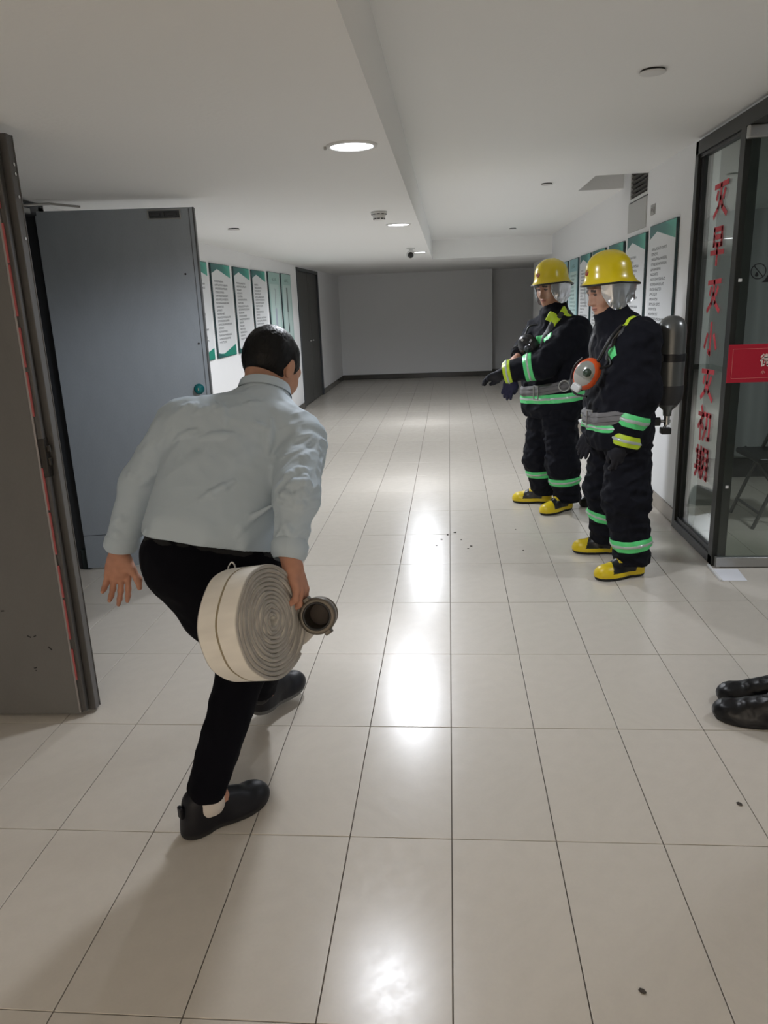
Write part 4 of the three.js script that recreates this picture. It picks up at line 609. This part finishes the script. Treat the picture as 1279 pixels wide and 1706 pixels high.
  const mf = (x, y, z) => Math.max(ell([0, 0, 0], [.07, .088, .06])(x, y, z), -ell([.01, 0, -.025], [.062, .078, .06])(x, y, z));
  const K = lookMatrix([0, 0, 0], [-.55, .15, .8], -.5);
  const [shell, rimO, side] = splitBy(surf(mf, [-.09, -.1, -.07], [.09, .1, .075], .004), 3, (x, y, z) => (Math.hypot(x / .07, y / .088) > .78 ? 1 : y < -.02 ? 2 : 0));
  obj('shield', shell.applyMatrix4(K), std([.3, .31, .28], .15, { metalness: .2 }), k); obj('seal', rimO.applyMatrix4(K), std([.75, .1, .015], .5), k); obj('nose_cup', side.applyMatrix4(K), std([.36, .35, .32], .4), k);
  obj('exhale_valve', [lathe([[0, .02], [.012, .02], [.02, .014], [.022, 0]], 24).rotateX(Math.PI / 2).translate(.02, .015, .055).applyMatrix4(K), new THREE.TorusGeometry(.012, .003, 8, 24).translate(.02, .015, .074).applyMatrix4(K)], std([.03, .05, .03], .4), k);
  obj('head_strap', [tube([[-.06, .06, .02], [-.085, -.0, .0], [-.06, -.08, .0], [.0, -.115, .02], [.06, -.1, .04], [.085, -.09, .05]], .006, 50, 8).applyMatrix4(K), tube([[.05, .06, .02], [.075, .1, -.02], [.04, .13, -.03]], .006, 30, 8).applyMatrix4(K)], blackPlastic, k);
  obj('lower_cup', [rbox(-.025, .03, -.105, -.06, .02, .05, .012).applyMatrix4(K)], std([.6, .62, .62], .4), k);
}
{ // B: the far firefighter, pulling on gloves
  const B = [.74, 0, -5.5];
  const p = thing('person', 'far firefighter in dark suit and yellow helmet, stretching out a gloved hand', 'person', B);
  const shL = [.86, 1.285, -5.37], elL = [.635, 1.075, -5.27], wrL = [.375, 1.02, -5.33], shR = [.64, 1.29, -5.62], elR = [.535, 1.15, -5.52], wrR = [.47, 1.115, -5.4];
  const hipL = [.77, .74, -5.42], knL = [.80, .36, -5.385], anL = [.85, .1, -5.44], hipR = [.69, .72, -5.58], knR = [.66, .36, -5.62], anR = [.705, .1, -5.66];
  const headM = lookMatrix([.705, 1.572, -5.5], [-.74, -.2, .64], 0);
  p.userData.box = [[.3, .04, -5.85], [1.05, 1.52, -5.1]];
  const hM = handMatrix([.475, 1.115, -5.41], [-.75, -.3, .5], [0, -1, .1]);
  bodyMesh(p, B, [limb([hipL, knL, anL], [.08, .055, .04]), limb([hipR, knR, anR], [.08, .055, .04]), limb([shL, elL, wrL], [.045, .04, .03]), limb([shR, elR, wrR], [.045, .04, .03]), limb([[.74, .8, -5.5], [.75, 1.25, -5.5]], [.11, .11]), limb([[.75, 1.25, -5.5], [.715, 1.46, -5.5]], [.07, .05]), cap(shL, shR, .05)], [headGeo.clone().applyMatrix4(headM), colored(handGeo(1, [.5, .55, .6, .65, .4]), skinTone).applyMatrix4(hM)]);
  const sleeveL = limb([shL, elL, wrL], [.105, .09, .07], .05), sleeveR = limb([shR, elR, wrR], [.09, .075, .058], .04);
  const tor = union([cap([.82, .78, -5.41], [.84, 1.2, -5.4], .145, .14), cap([.66, .77, -5.59], [.66, 1.2, -5.6], .14, .13), cap([.74, .78, -5.5], [.75, 1.2, -5.5], .165, .16), cap(shL, shR, .085), cap([.755, 1.33, -5.5], [.73, 1.4, -5.5], .1, .09)], .06);
  const collar = limb([[.75, 1.34, -5.5], [.722, 1.46, -5.5]], [.105, .095]);
  const hem = cutter([.7, .68, -5.5], [0, 1, 0]), cL = cutter([.385, 1.02, -5.33], [1, .2, .1]), cR = cutter([.48, 1.118, -5.42], [.7, .2, -.6]);
  const sL = (x, y, z) => sleeveL(x, y, z) - suitWrinkle(x, y, z), sR = (x, y, z) => sleeveR(x, y, z) - suitWrinkle(x, y, z), tt = (x, y, z) => tor(x, y, z) - suitWrinkle(x, y, z) * 1.2;
  const jk = (x, y, z) => smin(smin(smin(Math.max(tt(x, y, z), -hem(x, y, z)), Math.max(sL(x, y, z), -cL(x, y, z)), .03), Math.max(sR(x, y, z), -cR(x, y, z)), .03), Math.max(collar(x, y, z), cutter([.73, 1.455, -5.5], [-.35, 1, .3])(x, y, z)), .02);
  worn('jacket', surf(jk, [.3, .62, -5.85], [1.06, 1.52, -5.1], .0105), suitMat, p, B, 'dark navy fire jacket with a high collar');
  const lL = limb([hipL, knL, anL], [.125, .112, .092], .05), lR = limb([hipR, knR, anR], [.12, .112, .09], .05), wr = (x, y, z) => suitWrinkle(x, y * 1.3, z) * 1.3;
  const fL = (x, y, z) => lL(x, y, z) - wr(x, y, z), fR = (x, y, z) => lR(x, y, z) - wr(x, y, z);
  worn('trousers', surf((x, y, z) => Math.max(smin(fL(x, y, z), fR(x, y, z), y > .55 ? .05 : .012), y - .84, .07 - y), [.44, .04, -5.85], [1.05, .88, -5.2], .0105), suitMat, p, B, 'dark navy fire trousers');
  helmet(p, lookMatrix([.712, 1.605, -5.5], [-.78, -.03, .62], .05), B);
  stripes(p, B, sL, [.545, 1.055, -5.29], [1, .2, .23], .03, .17, greenBand); stripes(p, B, sL, [.405, 1.027, -5.325], [1, .2, .23], .026, .15, limeBand);
  stripes(p, B, fL, [.835, .235, -5.415], [-.1, 1, 0], .028, .2, greenBand); stripes(p, B, fR, [.685, .245, -5.64], [-.1, 1, 0], .028, .2, greenBand);
  stripes(p, B, tt, [.72, .835, -5.5], [-.12, 1, 0], .03, .4, greenBand, { a0: -2.6, a1: .8 });
  worn('chest_band', ribbon(jk, [[.6, 1.23, -5.42], [.65, 1.245, -5.36], [.7, 1.26, -5.33]], .028, .006), greenBand, p, B, 'green reflective band across the chest');
  beltOf(p, B, tt, [.74, .92, -5.5], [-.26, 1, .02], [.6, .875, -5.36], [[.775, .93, -5.24], [-.2, 0, .95]], [-.7, 0, .7]);
  worn('harness_strap', ribbon(jk, [[.93, 1.3, -5.5], [.86, 1.41, -5.46], [.76, 1.4, -5.38], [.68, 1.3, -5.38], [.64, 1.15, -5.4]], .022, .008, 60), std([.03, .03, .033], .6, { side: THREE.DoubleSide }), p, B, 'dark shoulder strap');
  worn('shoulder_band', ribbon(jk, [[.665, 1.4, -5.38], [.7, 1.38, -5.37], [.735, 1.35, -5.36]], .034, .012), limeBand, p, B, 'lime reflective patch on the chest strap');
  worn('shoulder_band', ribbon(jk, [[.775, 1.44, -5.4], [.8, 1.43, -5.39], [.825, 1.41, -5.38]], .03, .012), limeBand, p, B, 'lime reflective patch on the shoulder');
  const gl = handMatrix([.372, 1.018, -5.33], [-.95, -.22, .05], [.1, -.9, .5]);
  worn('glove', handGeo(-1, [.55, .55, .6, .7, .1], 1.4, .0045).applyMatrix4(gl), gloveMat, p, B, 'black glove pulled on the outstretched hand');
  boot(p, B, [.775, 0, -5.402], [-.8, 0, .6]); boot(p, B, [.635, 0, -5.675], [-.96, 0, -.14]);

  const g = thing('spare_glove', 'dark blue glove dangling under the far firefighter\'s outstretched arm', 'glove', [.43, .985, -5.31]);
  obj('glove_body', handGeo(1, [.4, .45, .5, .5, .2], 1.35, .0045).applyMatrix4(handMatrix([0, 0, 0], [-.35, -1, 0], [.3, 0, -1], .95)), std([.014, .014, .045], .8), g);
  obj('cuff_band', [lathe([[.038, 0], [.044, .004], [.044, .032], [.038, .036]], 28).rotateZ(-.3).translate(.006, .008, 0)], limeBand, g).userData.label = 'lime reflective cuff';

  const k = thing('breathing_mask', 'black breathing mask hanging at the far firefighter\'s chest', 'mask', [.545, 1.2, -5.38]);
  const mf = (x, y, z) => Math.max(ell([0, 0, 0], [.07, .085, .06])(x, y, z), -ell([.0, 0, -.025], [.062, .076, .06])(x, y, z)), K = lookMatrix([0, 0, 0], [-.6, .1, .75], .9);
  const [shell, rimO] = splitBy(surf(mf, [-.09, -.1, -.07], [.09, .1, .075], .0045), 2, (x, y, z) => (Math.hypot(x / .07, y / .085) > .7 ? 1 : 0));
  obj('shield', shell.applyMatrix4(K), std([.02, .02, .022], .12), k); obj('seal', rimO.applyMatrix4(K), blackPlastic, k);
  obj('exhale_valve', [lathe([[0, .03], [.014, .03], [.022, .02], [.024, 0]], 24).rotateX(Math.PI / 2).translate(0, -.04, .045).applyMatrix4(K)], darkMetal, k);
  obj('clip', [rbox(-.008, .008, -.012, .012, 0, .01, .003).translate(.02, .03, .058).applyMatrix4(K), rbox(-.012, .012, -.008, .008, 0, .01, .003).translate(.05, -.02, .04).applyMatrix4(K)], chrome, k);
  obj('head_strap', [tube([[-.05, .06, .02], [-.09, .08, .0], [-.12, .03, .0], [-.1, -.05, .01]], .006, 40, 8).applyMatrix4(K), tube([[.05, .06, .02], [.1, .08, 0], [.14, .05, -.03]], .006, 40, 8).applyMatrix4(K)], blackPlastic, k);
}

// ------------------------------------------------------------------ loose things on the floor
{
  const f = footF({ tall: .1 }), open = (x, y, z) => Math.max(f(x, y, z) - .002 * ridge(x * 20, y * 20, z * 20), -Math.max(f(x, y, z) + .007, .03 - y, z - .01)), [up, so] = splitBy(surf(open, [-.075, -.012, -.155], [.075, .15, .18], .0042), 2, (x, y, z) => (y < .016 ? 1 : 0));
  const leather = new THREE.MeshPhysicalMaterial({ color: new THREE.Color().setRGB(.005, .005, .006), roughness: .35, specularIntensity: .7 });
  function shoe(pos, F, label, group) {
    const t = thing('leather_shoe', label, 'shoe', pos, group); const m = lookMatrix([0, 0, 0], F);
    obj('upper', up.clone().applyMatrix4(m), leather, t); obj('sole', so.clone().applyMatrix4(m), soleMat, t);
    const lc = []; for (let k = 0; k < 4; k++) lc.push(tube([[-.022, .112 - k * .012, -.012 + k * .018], [0, .122 - k * .013, -.006 + k * .018], [.022, .112 - k * .012, -.012 + k * .018]], .0035, 14, 6)); obj('lace', merge(lc).applyMatrix4(m), blackPlastic, t);
  }
  shoe([1.105, 0, -2.51], [-.87, 0, -.36], 'black leather shoe at the right edge, the nearer of the pair', 'pair of black shoes on the floor');
  shoe([1.165, 0, -2.65], [-.94, 0, -.25], 'black leather shoe at the right edge, the farther of the pair', 'pair of black shoes on the floor');
  shoe([1.12, 0, -5.55], [-.9, 0, .05], 'black shoe on the floor behind the near firefighter\'s legs');
  const pp = thing('paper_sheet', 'white sheet of paper lying at the foot of the glass door', 'paper', [1.52, 0, -4.03]);
  const sh = new THREE.Shape(); sh.moveTo(-.077, -.08); sh.lineTo(.06, -.083); sh.lineTo(.075, .105); sh.lineTo(-.055, .11); sh.closePath();
  obj('sheet', new THREE.ExtrudeGeometry(sh, { depth: .0015, bevelEnabled: false }).rotateX(-Math.PI / 2).translate(0, .0008, 0), std([.78, .79, .83], .6), pp);
  obj('folded_strip', [box(-.012, 0, .0008, .012, -.17, .09).rotateY(-.05).translate(-.068, 0, -.0)], std([.7, .7, .7], .6), pp);
  const r = rng(12), bits = []; for (const [x, z] of [[.06, -4.74], [.12, -4.6], [.1, -4.55], [-.03, -4.85], [-.07, -4.75], [.43, -4.95], [.44, -4.5], [.86, -2.05], [.41, -1.38], [.02, -4.9], [-.1, -4.62]]) bits.push(new THREE.IcosahedronGeometry(.005 + r() * .004, 0).scale(1.4, .35, 1).rotateY(r() * 3).translate(x, .002, z));
  const dd = obj('floor_grit', bits, std([.06, .05, .04], .9)); tag(dd, 'scattered specks of dark grit on the pale floor tiles', 'grit', null, 'stuff');
}

renderer.render(scene, camera);
